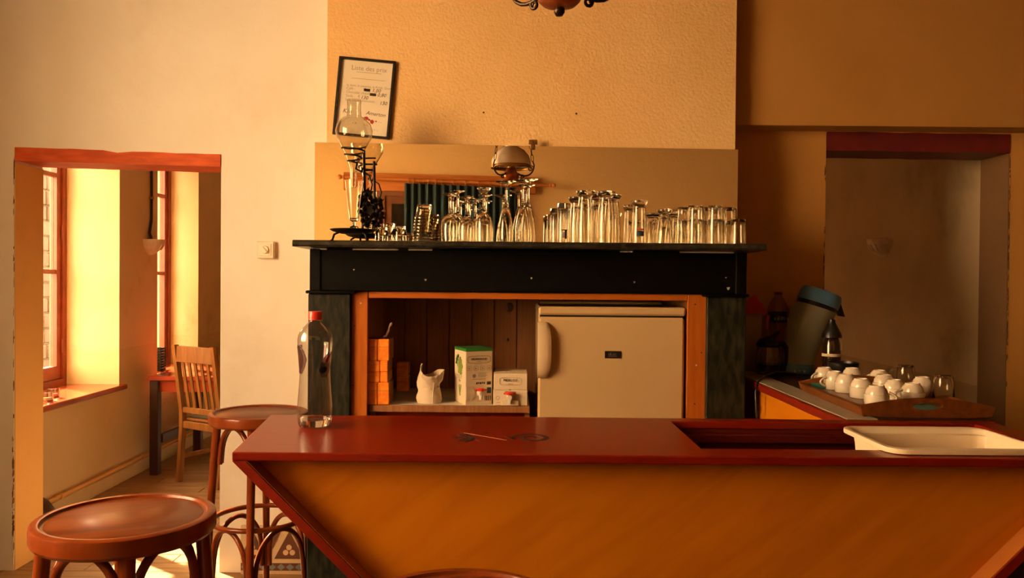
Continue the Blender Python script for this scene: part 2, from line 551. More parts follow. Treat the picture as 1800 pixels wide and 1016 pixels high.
# ------------------------------------------------------------------ setting: planes
WY, WB = 3.83, 4.06          # back wall front and rear faces
BY = 3.62                    # chimney breast face
FY = 3.32                    # fireplace face
CEIL = 3.05
LX, RX = -2.66, 2.75         # front room side walls
# left doorway and right doorway
DL0, DL1, DLZ = -2.345, -1.372, 1.925
DR0, DR1, DRZ = 1.470, 2.335, 2.015
BRX0, BRX1 = -0.828, 0.985   # chimney breast sides

m = MB()
m.box(LX - 0.35, DL0, WY, WB, 0, CEIL)
m.box(DL1, BRX0 + 0.02, WY, WB, 0, CEIL)
m.box(DL0, DL1, WY, WB, DLZ + 0.07, CEIL)
wall_left_part = struct(m.build('wall_back', M['cream']))
m = MB()
m.box(DL0 - 0.012, DL0 + 0.004, WY + 0.004, WB + 0.003, 0, DLZ)
struct(m.build('trim_1', M['jamb']))
# lintel over the left doorway, slightly crooked
m = MB()
seg = 14
rings = []
for i in range(seg + 1):
    t = i / seg
    x = DL0 + 0.006 + (DL1 - DL0 - 0.008) * t
    zb = DLZ + 0.022 * (1 - t) - 0.012 + random.uniform(-.0012, .0012)
    zt = zb + 0.064 - 0.006 * t + random.uniform(-.0015, .0015) - (0.010 if i == 7 else 0)
    rings.append([(x, WY - 0.006, zb), (x, WB + .002, zb), (x, WB + .002, zt), (x, WY - 0.006 + random.uniform(-.002, .002), zt)])
m.loft(rings)
struct(m.build('trim_2', M['lintel_red']))
# filler above the crooked lintel so no gap shows
m = MB()
m.box(DL0 - .01, DL1 + .01, WY + 0.001, WB, DLZ + 0.03, DLZ + 0.075)
struct(m.build('wall_above_door', M['cream']))

# chipped plaster along the doorway edges
rc_ = random.Random(11)


def chips(parent, x, y, z0, z1, n, w, mname):
    m = MB()
    for i in range(n):
        z = rc_.uniform(z0, z1)
        h_ = rc_.uniform(.008, .05)
        ww_ = w * rc_.uniform(.4, 1.3)
        xo = x + rc_.uniform(-.4, .4) * w
        m.prism([(xo - ww_ / 2, z), (xo + ww_ * .4, z + h_ * .15), (xo + ww_ / 2, z + h_ * .7), (xo - ww_ * .1, z + h_), (xo - ww_ * .5, z + h_ * .6)], lambda u, v, d: (u, d, v), y - .0012, y + .002)
    return m.build('chipped_edge', M[mname], parent)


chips(wall_left_part, DL0 - .001, WY, .02, 1.9, 40, .0028, 'tile_brown')
chips(wall_left_part, DL0 - .004, WY, .15, .62, 26, .006, 'pack_side')


# chimney breast and the shaft behind the fireplace recess
m = MB()
m.box(BRX0, BRX1, BY, WB + 0.1, 1.50, CEIL)
m.box(BRX0, -0.64, BY, WB + 0.1, 0, 1.52)
m.box(0.82, BRX1, BY, WB + 0.1, 0, 1.52)
m.box(BRX0, BRX1, 4.00, 4.7, 0, 2.93)  # unseen shaft made deeper to block window light from the right jamb
m.box(-0.62, 0.79, BY - .2, 4.02, -0.01, 0.42)
breast = struct(m.build('wall_chimney_breast', M['crepi']))
for (px, py) in ((850, 198), (1013, 200)):
    p = at(px, py, Y=BY)
    MB().lathe([(0, 0), (.004, 0), (.004, .004), (0, .006)], 8, Matrix.Rotation(R(90), 4, 'X')).build('nail', M['black_iron'], breast, loc=(p.x, BY, p.z))

# right part of the back wall: lower wall, beam above, right pier
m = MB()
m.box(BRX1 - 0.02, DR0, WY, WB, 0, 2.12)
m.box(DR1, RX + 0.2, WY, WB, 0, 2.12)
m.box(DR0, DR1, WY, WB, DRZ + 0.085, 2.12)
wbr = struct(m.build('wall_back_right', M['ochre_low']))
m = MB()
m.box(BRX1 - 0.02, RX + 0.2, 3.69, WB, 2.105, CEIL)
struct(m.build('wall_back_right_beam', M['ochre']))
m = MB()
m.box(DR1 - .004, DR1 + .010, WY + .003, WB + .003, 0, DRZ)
struct(m.build('trim_7', M['dark_ochre']))  # added jamb lining, its shade put into the colour
chips(wbr, DR1 + .001, WY, .9, 2.0, 60, .003, 'tile_brown')
chips(wbr, DR0 - .003, WY, .9, 1.9, 26, .004, 'tile_brown')
m = MB()
rings = []
for i in range(11):
    t = i / 10
    x = DR0 + 0.002 + (DR1 - DR0 - 0.004) * t
    zb = DRZ - 0.004 * t + random.uniform(-.002, .002)
    rings.append([(x, WY - 0.004, zb), (x, WB + .002, zb), (x, WB + .002, zb + .088), (x, WY - 0.004, zb + .088)])
m.loft(rings)
struct(m.build('trim_3', M['lintel_dark']))

# front room: left wall with its window, right wall, rear wall, ceiling, floors


def pierced_wall(name, x0, x1, y0, y1, z1, holes, material):
    """wall of constant x with window openings (y0,y1,z0,z1), sorted by y"""
    m = MB()
    y = y0
    for (a, b, c, d) in holes:
        m.box(x0, x1, y, a, 0, z1)
        m.box(x0, x1, a, b, 0, c)
        m.box(x0, x1, a, b, d, z1)
        y = b
    m.box(x0, x1, y, y1, 0, z1)
    return struct(m.build(name, material))


pierced_wall('wall_left', LX - 0.35, LX, -2.6, WY, CEIL, FRONT_WIN, M['cream'])
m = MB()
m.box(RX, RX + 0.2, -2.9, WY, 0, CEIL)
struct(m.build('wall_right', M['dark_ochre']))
m = MB()
m.box(LX - 0.4, RX + 0.25, -3.0, WB, CEIL, CEIL + 0.12)
struct(m.build('ceiling', M['ceiling']))
m = MB()
m.box(-3.4, RX + 0.25, WB, 9.4, 2.92, 3.05)
struct(m.build('ceiling_back_room', M['cream']))
# rear wall behind the camera, a little out of square, seen in the mirror
RWP = Vector((-1.24, -0.62, 0))
RW_U = Vector((math.cos(R(-4)), math.sin(R(-4)), 0))
RW_N = Vector((-RW_U.y, RW_U.x, 0))
if RW_N.y < 0:
    RW_N = -RW_N
m = MB()
a, b = RWP - RW_U * 1.45, RWP + RW_U * 4.6
pts = [a, b, b - RW_N * .2, a - RW_N * .2]
m.prism([(0, 0), (1, 0), (2, 0), (3, 0)], lambda u, v, d: (pts[int(u)].x, pts[int(u)].y, d), 0, CEIL)
struct(m.build('wall_rear', M['rear']))
# added dark panel on the unseen lower rear wall, cuts bounce light
m = MB()
wp = [a + RW_N * .001, b + RW_N * .001, b + RW_N * .022, a + RW_N * .022]
m.prism([(0, 0), (1, 0), (2, 0), (3, 0)], lambda u, v, d: (wp[int(u)].x, wp[int(u)].y, d), 0, 1.62)
struct(m.build('trim_6', M['dark_wood']))

m = MB()
m.box(LX - 0.35, RX + 0.2, -3.0, 3.72, -0.1, 0)
struct(m.build('floor_front_room', M['floor_front']))
m = MB()
m.box(-3.0, 2.7, 3.72, 9.2, -0.14, -0.03)
floor = struct(m.build('floor', M['floor']))
plank_mesh = {}
y = 3.72
k = 0
while y < 7.3:
    w = 0.118
    x = -2.64 + (k % 3) * 0.37 - 0.9
    while x < 0.2:
        L = 1.15
        x0, x1 = max(x, -2.64), min(x + L, 0.35)
        if x1 - x0 > 0.1:
            key = (round(x1 - x0, 3))
            if key not in plank_mesh:
                plank_mesh[key] = MB().rbox(0, x1 - x0 - .003, 0, w - .004, -0.03, 0.0, .002).mesh('plank', M['floor'])
            link('plank', plank_mesh[key], floor, (x0, y, random.uniform(-.0015, 0)))
        x += L
    y += w
    k += 1

# back room
BWX = -2.65
pierced_wall('wall_back_room_left', BWX - 0.47, BWX, WB, 9.2, 2.95, BACK_WIN, M['back_plaster'])
m = MB()
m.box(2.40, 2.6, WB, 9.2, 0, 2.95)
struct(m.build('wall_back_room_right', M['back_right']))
m = MB()
m.box(-3.0, 2.6, 9.0, 9.2, 0, 2.95)
struct(m.build('wall_back_room_far', M['cream']))
# baseboard and pipe along the window wall
m = MB()
m.box(BWX, BWX + 0.022, WB, 9.0, 0, 0.085)
struct(m.build('baseboard_left', M['back_plaster']))
pipe = thing('heating_pipe', 'thin painted pipe running low along the window wall of the back room', 'pipe', (BWX + .04, 4.2, 0.115))
MB().tube([(0, 0, 0), (0, 4.6, 0)], 0.011, 8).build('pipe_run', M['jamb'], pipe, True)
for yy in (0.5, 1.55, 2.6, 3.6):
    MB().tube([(0, yy, 0), (0, yy + .03, 0)], 0.017, 8).build('pipe_clip', M['jamb'], pipe, True)
    MB().box(-.04, 0, yy + .01, yy + .02, -.004, .004).build('pipe_bracket', M['jamb'], pipe)


def window(name, x, y0, y1, z0, z1, mullions, hinge=True, leaf=True):
    """casement in the plane X=x, parts: outer frame, sash stiles and rails, mullions, panes, hinges"""
    w = bpy.data.objects.new(name, None)
    COL.objects.link(w)
    w.location = (x, y0, z0)
    struct(w)
    W, H = y1 - y0, z1 - z0
    m = MB()
    fw = 0.045
    for (a, b, c, d) in ((0, fw, 0, H), (W - fw, W, 0, H), (fw, W - fw, 0, fw), (fw, W - fw, H - fw, H)):
        m.box(-0.03, 0.035, a, b, c, d)
    m.build('window_frame', M['window_red'], w)
    half = W / 2
    for s in (0, 1):
        a0 = fw + .003 if s == 0 else half + .002
        a1 = half - .002 if s == 0 else W - fw - .003
        sash = MB()
        sw, b0 = 0.05, fw + .003
        t0 = H - fw - .003
        for (a, b, c, d) in ((a0, a0 + sw, b0, t0), (a1 - sw, a1, b0, t0), (a0 + sw, a1 - sw, b0, b0 + .085), (a0 + sw, a1 - sw, t0 - .05, t0)):
            sash.box(-0.022, 0.022, a, b, c, d)
        so = sash.build('sash', M['window_red'], w)
        zz = [b0 + .085] + [q - z0 for q in mullions] + [t0 - .05]
        for q in mullions:
            MB().box(-0.016, 0.018, a0 + sw, a1 - sw, q - z0 - .014, q - z0 + .014).build('mullion', M['window_red'], so)
        for c, d in zip(zz, zz[1:]):
            MB().box(-0.003, 0.001, a0 + sw, a1 - sw, c + .012, d - .012).build('pane', M['pane'], so)
        if hinge:
            for hz in (0.22, H * 0.55, H - 0.3):
                hy = a0 - .004 if s == 0 else a1 + .004
                MB().tube([(0.03, hy, hz), (0.03, hy, hz + .09)], 0.010, 8).build('hinge', M['window_red'], w, True)
    return w


for i, (a, b, c, d) in enumerate(BACK_WIN):
    window('window_%d' % (i + 1), (-3.04, -2.915)[i], a, b, c, d, (1.42, 2.06))
for i, (a, b, c, d) in enumerate(FRONT_WIN):
    window('window_%d' % (i + 3), -2.96, a, b, c, d, (1.75, 2.35))
# sills in the two back-room window recesses
for i, (a, b, c, d) in enumerate(BACK_WIN):
    m = MB()
    m.rbox(-3.0, BWX + 0.045, a + .001 if i else a + .001, b + 0.03, c - 0.030, c + 0.004, .006)
    o = m.build('window_sill', M['sill'])
    o.name = 'trim_%d' % (4 + i)
    struct(o)

# outside: ground and the stone facade across the lane
m = MB()
m.box(-14, LX - 0.36, -6, 18, -0.3, -0.05)
struct(m.build('ground_outside', M['mortar']))
m = MB()
m.box(-6.2, -5.65, 3.6, 16, -0.05, 2.85)
facade = struct(m.build('wall_facade_outside', M['mortar']))
stone_meshes = [MB().rbox(0, .06, 0, w - .02, 0, .165, .012).mesh('facade_stone', M['stone']) for w in (.34, .42, .5)]
for r in range(15):
    for (ya, yb) in ((8.2, 10.4), (11.2, 13.2)):
        y = ya + (r % 2) * 0.2
        while y < yb:
            q = random.randrange(3)
            link('facade_stone', stone_meshes[q], facade, (-5.66 + random.uniform(-.012, .012), y, 0.02 + r * .185))
            y += (.34, .42, .5)[q]

# ------------------------------------------------------------------ fireplace
SZ = at(900, 425, Y=3.21).z          # mantel shelf top
fp = thing('fireplace', 'tall black stone fireplace surround with wide mantel shelf', 'fireplace', (0, FY, 0))
s0, s1 = at(514, 425, Y=3.20).x, at(1347, 434, Y=3.20).x
FZ1 = SZ - 0.030
m = MB()
rings = []
for i in range(25):
    t = i / 24
    x = s0 + (s1 - s0) * t
    j = random.uniform(-.0025, .0025)
    rings.append([(x, -0.12 + j, FZ1 + .004), (x, -0.12 - .004 + j, FZ1 + .012), (x, -0.12 - .002 + j, SZ - .006), (x, -0.115 + j, SZ),
                  (x, BY - .045 - FY, SZ), (x, BY - .045 - FY, FZ1)])
m.loft(rings)
m.build('mantel_shelf', M['slate_shelf'], fp, True, 30)
f0, f1 = at(546, 480, Y=FY).x, at(1311, 480, Y=FY).x
fz0 = at(900, 514, Y=FY).z
m = MB()
m.rbox(f0, f1, 0, BY - FY, fz0, FZ1, .004)
m.build('frieze', M['slate'], fp)
# corner blocks standing proud at both ends of the frieze
for (a, b) in ((f0 - .003, f0 + .042), (f1 - .042, f1 + .003)):
    MB().rbox(a, b, -0.006, 0.1, fz0, FZ1, .003).build('corner_block', M['slate'], fp)
for (a, b) in ((537, 624), (1238, 1317)):
    x0, x1 = at(a, 516, Y=FY - .02).x, at(b, 516, Y=FY - .02).x
    MB().rbox(x0, x1, -0.022, BY - FY, fz0 - .011, fz0 + .001, .003).build('leg_cap', M['slate'], fp)
for (a, b) in ((541, 616), (1242, 1311)):
    x0, x1 = at(a, 620, Y=FY).x, at(b, 620, Y=FY).x
    MB().rbox(x0, x1, 0, BY - FY, 0, fz0 - .011, .004).build('leg', M['slate_leg'], fp)
for (px, py, s) in ((748, 492, 1), (934, 489, 1), (1115, 496, 1), (1280, 507, 1.5), (1276, 488, .7), (622, 474, .8)):
    p = at(px, py, Y=FY)
    k = .0045 * s
    m = MB()
    m.add([(-k, -.0012, .6 * k), (k, -.0012, .8 * k), (.7 * k, -.0012, -.5 * k), (-.2 * k, -.0012, -1.1 * k), (-k, 0, .6 * k), (k, 0, .8 * k), (.7 * k, 0, -.5 * k), (-.2 * k, 0, -1.1 * k)],
          [(0, 1, 2, 3), (0, 4, 5, 1), (1, 5, 6, 2), (2, 6, 7, 3), (3, 7, 4, 0)])
    m.build('chipped_spot', M['chip'], fp, loc=(p.x, 0, p.z))
# plaster line left under the shelf
for (a, b) in ((556, 575), (620, 700), (718, 760), (1090, 1112), (1195, 1290)):
    x0, x1 = at(a, 434, Y=FY).x, at(b, 434, Y=FY).x
    MB().box(x0, x1, -0.0035, 0.004, FZ1 - .004, FZ1 + .001).build('mortar_line', M['chip'], fp)

# pine frame set into the opening
fr = thing('pine_frame', 'orange pine frame fitted inside the black fireplace opening', 'frame', (0, FY + .02, 0))
zf = fz0 - .002
p0, p1 = at(617, 620, Y=FY + .02).x, at(646, 620, Y=FY + .02).x
q0, q1 = at(1208, 620, Y=FY + .02).x, at(1241, 620, Y=FY + .02).x
for (a, b) in ((p0, p1), (q0, q1)):
    MB().rbox(a, b, 0, 0.022, 0.42, zf, .002).build('post', M['pine'], fr)
zt = at(900, 526, Y=FY + .02).z
MB().rbox(p1 + .002, q0 - .001, 0.004, 0.045, zt, zf, .002).build('top_rail', M['pine_h'], fr)
for (px, py) in ((634, 533), (623, 573), (621, 677), (1222, 535), (1233, 620), (1221, 710), (1224, 642)):
    p = at(px, py, Y=FY + .02)
    MB().lathe([(0, 0), (.0035, 0), (.0035, .001), (0, .0015)], 8, Matrix.Rotation(R(90), 4, 'X')).build(
        'screw', M['chip'] if py in (533, 642) else M['dark_wood'], fr, loc=(p.x, 0, p.z))
# boarded recess: vertical pine planks, side boards, top
rec = thing('recess_boarding', 'dark vertical pine boards lining the back of the fireplace recess', 'boarding', (0, 3.92, 0.42))
bx = at(671.4, 600, Y=3.92).x
pw = 39.6 * 3.92 / F
pm = MB().rbox(0, pw - .003, 0, .018, 0, .94, .002).mesh('plank', M['plank'])
k = 0
while bx + k * pw < 0.75:
    link('plank', pm, rec, (bx + k * pw, random.uniform(0, .003), 0))
    k += 1
for (px, py, s) in ((896, 540, 1.0), (893, 597, .35)):
    p = at(px, py, Y=3.92)
    MB().lathe([(0, .002), (.012 * s, .002), (.018 * s, .0), (.018 * s, -.001), (0, -.001)], 14, Matrix.Rotation(R(90), 4, 'X') @ Matrix.Diagonal((1, 1.25, 1, 1))).build(
        'knot', M['dark_wood'], rec, loc=(p.x, 0, p.z - .42))
MB().box(p1 - .034, p1 - .022, -.55, 0.01, 0, .94).build('side_board', M['plank'], rec)
MB().box(q0 + .004, q0 + .016, -.55, 0.01, 0, .94).build('side_board', M['plank'], rec)
MB().box(p0, q1, -.55, 0.01, fz0 - .42 + .002, fz0 - .42 + .02).build('top_board', M['gap'], rec)
# shelf in the recess
shz = at(790, 713, Y=FY + .05).z
hx0, hx1 = at(649, 715, Y=FY + .05).x, at(931, 715, Y=FY + .05).x
sh = thing('recess_shelf', 'white-topped wooden shelf in the fireplace recess beside the refrigerator', 'shelf', (0, FY + .046, 0))
MB().box(hx0, hx1, .018, .53, shz - .022, shz).build('shelf_board', M['shelf_white'], sh)
MB().rbox(hx0, hx1, 0, .018, shz - .028, shz, .002).build('front_edge', M['plank'], sh)
MB().box(hx0, hx0 + .02, .03, .5, 0.42, shz - .023).build('support', M['plank'], sh)
MB().box(hx1 - .02, hx1, .03, .5, 0.42, shz - .023).build('support', M['plank'], sh)
MB().box(hx0 + .02, hx1 - .02, .06, .075, 0.42, shz - .03).build('lower_panel', M['bar_trim'], sh)

# ------------------------------------------------------------------ refrigerator
RY = FY + .03
r0, r1 = at(946, 640, Y=RY).x, at(1203, 640, Y=RY).x
rz = at(1075, 540, Y=RY).z
fg = thing('refrigerator', 'white compact refrigerator standing in the fireplace recess', 'refrigerator', (0, RY, 0.42))
h = rz - .42
dz = at(1075, 558, Y=RY).z - .42
cz = at(1075, 554.5, Y=RY).z - .42
MB().rbox(r0 + .002, r1 - .002, .045, .50, 0, h - .002, .006).build('body', M['fridge'], fg)
MB().rbox(r0, r1 + .004, -.004, .50, cz, h, .008).build('top_panel', M['fridge'], fg)
MB().box(r0 + .006, r1 - .006, .012, .045, dz - .003, cz + .001).build('gap', M['gap'], fg)
door = MB().rbox(r0, r1, 0, .043, 0.03, dz, .009).build('door', M['fridge'], fg)
MB().rbox(r0 + .02, r1 - .02, .40, .46, h, h + .012, .003).build('rear_rail', M['fridge'], fg)
# moulded handle
hz0, hz1 = at(957, 664, Y=RY).z - .42, at(957, 566, Y=RY).z - .42
m = MB()
rings = []
for i in range(17):
    t = i / 16
    z = hz0 + (hz1 - hz0) * t
    e = 1 - abs(2 * t - 1) ** 4
    off = -.004 - .030 * e ** .8
    wd = .040 + .016 * e
    x0 = r0 - .004
    rings.append([(x0, off - .004, z), (x0 + wd * .7, off - .008, z), (x0 + wd, off + .002, z), (x0 + wd, off + .012, z), (x0 + .010, off + .012, z), (x0, off + .006, z)])
m.loft(rings)
for zz in (hz0 + .004, hz1 - .024):
    m.rbox(r0 - .002, r0 + .040, -.016, .004, zz, zz + .020, .004)
m.build('handle', M['fridge_handle'], door, True, 50)
b0, b1 = at(1063, 617, Y=RY), at(1092, 630, Y=RY)
bd = MB().rbox(b0.x, b1.x, -.0025, .001, b1.z - .42, b0.z - .42, .0006).build('badge', M['badge'], door)
tag(bd, 'small black name badge with faint lettering')
m = MB()
for (u0, u1, v0, v1) in ((.24, .26, .42, .72), (.31, .33, .42, .72), (.36, .38, .42, .85), (.44, .46, .42, .62), (.50, .57, .42, .46), (.55, .57, .42, .75), (.60, .68, .42, .46), (.62, .70, .60, .64), (.22, .74, .26, .30)):
    w_, h_ = b1.x - b0.x, b0.z - b1.z
    m.box(b0.x + u0 * w_, b0.x + u1 * w_, -.0031, -.0024, b1.z - .42 + v0 * h_, b1.z - .42 + v1 * h_)
m.build('lettering', M['print_grey'], door)

# ------------------------------------------------------------------ bar
BZ = EYE - 0.417                       # counter height
c_fl, c_bl = at(404, 797, Z=BZ), at(479, 727, Z=BZ)
BX0, BF, BB = c_fl.x, 1.925, 2.455     # left end, front and back edges
BX1 = 1.445
k0 = at(1233, 788, Z=BZ)
k1 = at(1172, 740.5, Z=BZ)
KX, KF, KB = k0.x, k0.y, k1.y          # cut-out: left, front, back
KX1 = 1.37
bar = thing('bar_counter', 'long bar counter with dark red varnished top and orange plywood front', 'bar', (0, 0, 0))
m = MB()
th = 0.021
xs = [BX0, KX, KX1, BX1]
ys = [BF, KF, KB, BB]
vid = {}
vs = []
for zi, z in enumerate((BZ - th, BZ)):
    for i in range(4):
        for j in range(4):
            vid[(i, j, zi)] = len(vs)
            x = xs[i]
            if i == 0:
                x = BX0 + (c_bl.x - c_fl.x) * (ys[j] - BF) / (BB - BF)
            vs.append((x, ys[j], z))
fs = []
for i in range(3):
    for j in range(3):
        if (i, j) == (1, 1):
            continue
        for zi in (0, 1):
            fs.append((vid[(i, j, zi)], vid[(i + 1, j, zi)], vid[(i + 1, j + 1, zi)], vid[(i, j + 1, zi)]))


def side(a, b):
    fs.append((vid[(*a, 0)], vid[(*b, 0)], vid[(*b, 1)], vid[(*a, 1)]))


for i in range(3):
    side((i, 0), (i + 1, 0)); side((i, 3), (i + 1, 3)); side((0, i), (0, i + 1)); side((3, i), (3, i + 1))
side((1, 1), (2, 1)); side((1, 2), (2, 2)); side((1, 1), (1, 2)); side((2, 1), (2, 2))
m.add(vs, fs)
top = m.build('countertop', M['bar_top'], bar)
bv = top.modifiers.new('soft_edges', 'BEVEL')
bv.width = 0.003
bv.segments = 2
bv.limit_method = 'ANGLE'
# slanted end boards of the trapezoid bar
zb = 0.30
dzb = BZ - th - zb
sl = 1.0
tk = 0.031
for sgn, x0 in ((1, BX0), (-1, BX1)):
    o = MB()
    o.prism([(x0, BZ - th * .4), (x0 + sgn * tk, BZ - th - .0005), (x0 + sgn * (tk + dzb * sl), zb), (x0 + sgn * (dzb * sl), zb)] if False else
            [(x0, BZ - th - .0005), (x0 + sgn * tk, BZ - th - .0005), (x0 + sgn * (tk + dzb * sl), zb), (x0 + sgn * (dzb * sl), zb)],
            lambda u, v, d: (u, d, v), BF + .001, BB - .01)
    e = o.build('end_board', M['bar_trim'], bar)
    i_ = MB()
    i_.prism([(x0 + sgn * (tk + .0005), BZ - th - .001), (x0 + sgn * (tk + .004), BZ - th - .001), (x0 + sgn * (tk + .004 + dzb * sl), zb), (x0 + sgn * (tk + .0005 + dzb * sl), zb)],
             lambda u, v, d: (u, d, v), BF + .004, BF + .056)
    i_.build('inner_fillet', M['bar_inner'], e)
m = MB()
m.prism([(BX0 + tk + .004, BZ - th - .001), (BX1 - tk - .004, BZ - th - .001), (BX1 - tk - .004 - dzb, zb), (BX0 + tk + .004 + dzb, zb)],
        lambda u, v, d: (u, d, v), BF + .055, BF + .070)
m.build('front_panel', M['bar_panel'], bar)
MB().box(BX0 + dzb - .05, BX1 - dzb + .05, BF + .05, BB - .03, 0, zb + .01).build('plinth', M['dark_wood'], bar)
MB().box(BX0 + dzb, BX1 - dzb, BF + .03, BB - .02, zb, zb + .02).build('bottom_board', M['bar_inner'], bar)
# sink well under the cut-out: back board and dark inside
MB().box(KX - .03, KX1 + .02, KB, KB + .016, BZ - th - .30, BZ - th - .001).build('well_back', M['well_red'], bar)
MB().box(KX - .05, KX - .03, BF + .08, KB, BZ - th - .30, BZ - th - .001).build('well_side', M['gap'], bar)
MB().box(KX - .05, KX1 + .02, BF + .075, KB + .016, BZ - th - .32, BZ - th - .30).build('well_floor', M['gap'], bar)
MB().rbox(KX - .02, KX1, KB - .020, KB - .001, BZ - .060, BZ - .034, .003).build('well_rail', M['well_red'], bar)
# carved motif in the counter top


def ribbon(pts, w, material, name, z=0.0006):
    m = MB()
    n = len(pts)
    L, Rr = [], []
    for i in range(n):
        a, b = Vector(pts[max(i - 1, 0)]), Vector(pts[min(i + 1, n - 1)])
        t = (b - a).normalized()
        nn = Vector((-t.y, t.x))
        ww = w[i] if isinstance(w, (list, tuple)) else w
        L.append(Vector(pts[i]) + nn * ww)
        Rr.append(Vector(pts[i]) - nn * ww)
    poly = L + Rr[::-1]
    vs = [(p.x, p.y, BZ + z) for p in poly] + [(p.x, p.y, BZ - .001) for p in poly]
    N = len(poly)
    fs = [(i, i + 1, N - 2 - i, N - 1 - i) for i in range(n - 1)]
    fs += [(i, (i + 1) % N, N + (i + 1) % N, N + i) for i in range(N)]
    m.add(vs, fs)
    return m.build(name, material, bar)


def pxy(px, py):
    p = at(px, py, Z=BZ)
    return (p.x, p.y)


cen = Vector(pxy(935, 770))
sp = []
ww = []
for i in range(46):
    t = i / 45
    a = R(205) - t * R(560)
    r = 0.050 * (1 - t) ** 0.8 + 0.010
    if i == 0:
        sp.append(tuple(cen + Vector((-.070, .022)))); ww.append(.001)
    sp.append((cen.x + r * math.cos(a) * 0.85, cen.y + r * math.sin(a) * .95))
    ww.append(.0035 + .004 * math.sin(PI * min(1, t * 1.1)))
ribbon(sp, ww, M['carve'], 'carved_spiral')
for (pa, pb, w) in (((793, 769), (820, 769), .006), ((804, 763), (822, 769), .008), ((806, 776), (824, 770), .009), ((818, 762), (836, 773), .006), ((818, 777), (834, 770), .006)):
    A, B = Vector(pxy(*pa)), Vector(pxy(*pb))
    ribbon([tuple(A), tuple(A.lerp(B, .35)), tuple(A.lerp(B, .7)), tuple(B)], [.001, w, w, .002], M['carve'], 'carved_leaf')
A, B = Vector(pxy(816, 761)), Vector(pxy(891, 774))
ribbon([tuple(A), tuple(A.lerp(B, .5)), tuple(B)], .0008, M['scratch'], 'scratch')
for (a, b) in (((849, 761.5), (861, 761)), ((838, 775), (851, 778))):
    ribbon([pxy(*a), pxy((a[0] + b[0]) / 2, (a[1] + b[1]) / 2), pxy(*b)], [.001, .003, .001], M['carve'], 'carved_leaf')

# ------------------------------------------------------------------ side counter running to the wall
CX0, CX1 = 1.005, 1.47
sc = thing('side_counter', 'side counter with steel-edged top and orange panel behind the bar', 'counter', (0, 0, 0))
CB = WY - .005
m = MB()
m.rbox(CX0 + .012, CX0 + .105, BB + .002, CB, BZ - .001, BZ + .003, .001)
m.build('steel_strip', M['steel'], sc)
MB().rbox(CX0, CX1, BB + .002, CB, BZ - .030, BZ - .0015, .003).build('edge_board', M['bar_trim'], sc)
MB().box(CX0 + .107, CX1 - .004, BB + .002, CB, BZ - .0012, BZ + .002).build('counter_surface', M['dark_wood'], sc)
MB().box(CX0 + .03, CX0 + .045, BB + .01, CB - .22, 0, BZ - .031).build('side_panel', M['bar_panel'], sc)
MB().box(CX0 + .03, CX1 - .02, CB - .218, CB - .20, 0, BZ - .031).build('end_panel', M['bar_panel'], sc)
for q in (.82,):
    yq = CB - .22 - .14
    MB().box(CX0 + .0285, CX0 + .0305, yq, yq + .003, .1, BZ - .04).build('panel_joint', M['gap'], sc)

# ------------------------------------------------------------------ white tub hanging in the cut-out
t0, t1 = at(1475, 748.5, Z=BZ + .014), at(1718, 752, Z=BZ + .014)
tf = at(1545, 789, Z=BZ + .014)
tx0, tx1, ty0, ty1 = t0.x - .002, t1.x + .012, tf.y - .006, t0.y
tub = thing('wash_tub', 'white rectangular plastic tub hanging in the bar cut-out', 'tub', ((tx0 + tx1) / 2, (ty0 + ty1) / 2, BZ))


def rrect(hx, hy, r, z, n=6):
    out = []
    for (sx, sy, a0) in ((1, 1, 0), (-1, 1, 90), (-1, -1, 180), (1, -1, 270)):
        for i in range(n + 1):
            a = R(a0 + 90 * i / n)
            out.append((sx * (hx - r) + r * math.cos(a), sy * (hy - r) + r * math.sin(a), z))
    return out


hx, hy = (tx1 - tx0) / 2, (ty1 - ty0) / 2
m = MB()
m.loft([rrect(hx, hy, .045, .002), rrect(hx + .001, hy + .001, .046, .008), rrect(hx, hy, .045, .014), rrect(hx - .012, hy - .012, .036, .016),
        rrect(hx - .016, hy - .030, .034, .010), rrect(hx - .030, hy - .066, .030, -.13), rrect(hx - .036, hy - .072, .03, -.134)], caps=False)
n_ = len(rrect(1, 1, .1, 0))
N0 = len(m.v)
m.f.append(tuple(range(N0 - n_, N0)))
m.loft([rrect(hx - .026, hy - .064, .03, -.138), rrect(hx - .020, hy - .060, .03, -.120), rrect(hx - .010, hy - .050, .04, .000), rrect(hx, hy, .045, .002)], caps=False)
m.f.append(tuple(range(N0, N0 + n_))[::-1])
m.build('tub_shell', M['tub'], tub, True, 60)
MB().rbox(-hx + .010, -hx + .016, -hy + .09, -hy + .098, -.12, .000, .001).build('corner_rib', M['tub'], tub)
MB().rbox(-hx + .018, -hx + .026, -hy + .062, -hy + .068, -.12, .000, .001).build('corner_rib', M['tub'], tub)

# ------------------------------------------------------------------ tray with cups
TZ = BZ + .004
trz = TZ
tr_fl = at(1518, 736, Z=TZ)
ty_f, tx_l = 2.485, tr_fl.x * 2.485 / tr_fl.y
tray_w, tray_l = 0.395, 0.56
tray = thing('serving_tray', 'wooden serving tray with cut-out handles full of upturned cups', 'tray', (tx_l + tray_w / 2, ty_f + tray_l / 2, TZ), R(-1.5))
hx, hy = tray_w / 2, tray_l / 2
MB().box(-hx + .012, hx - .012, -hy + .012, hy - .012, .004, .012).build('tray_floor', M['tray'], tray)


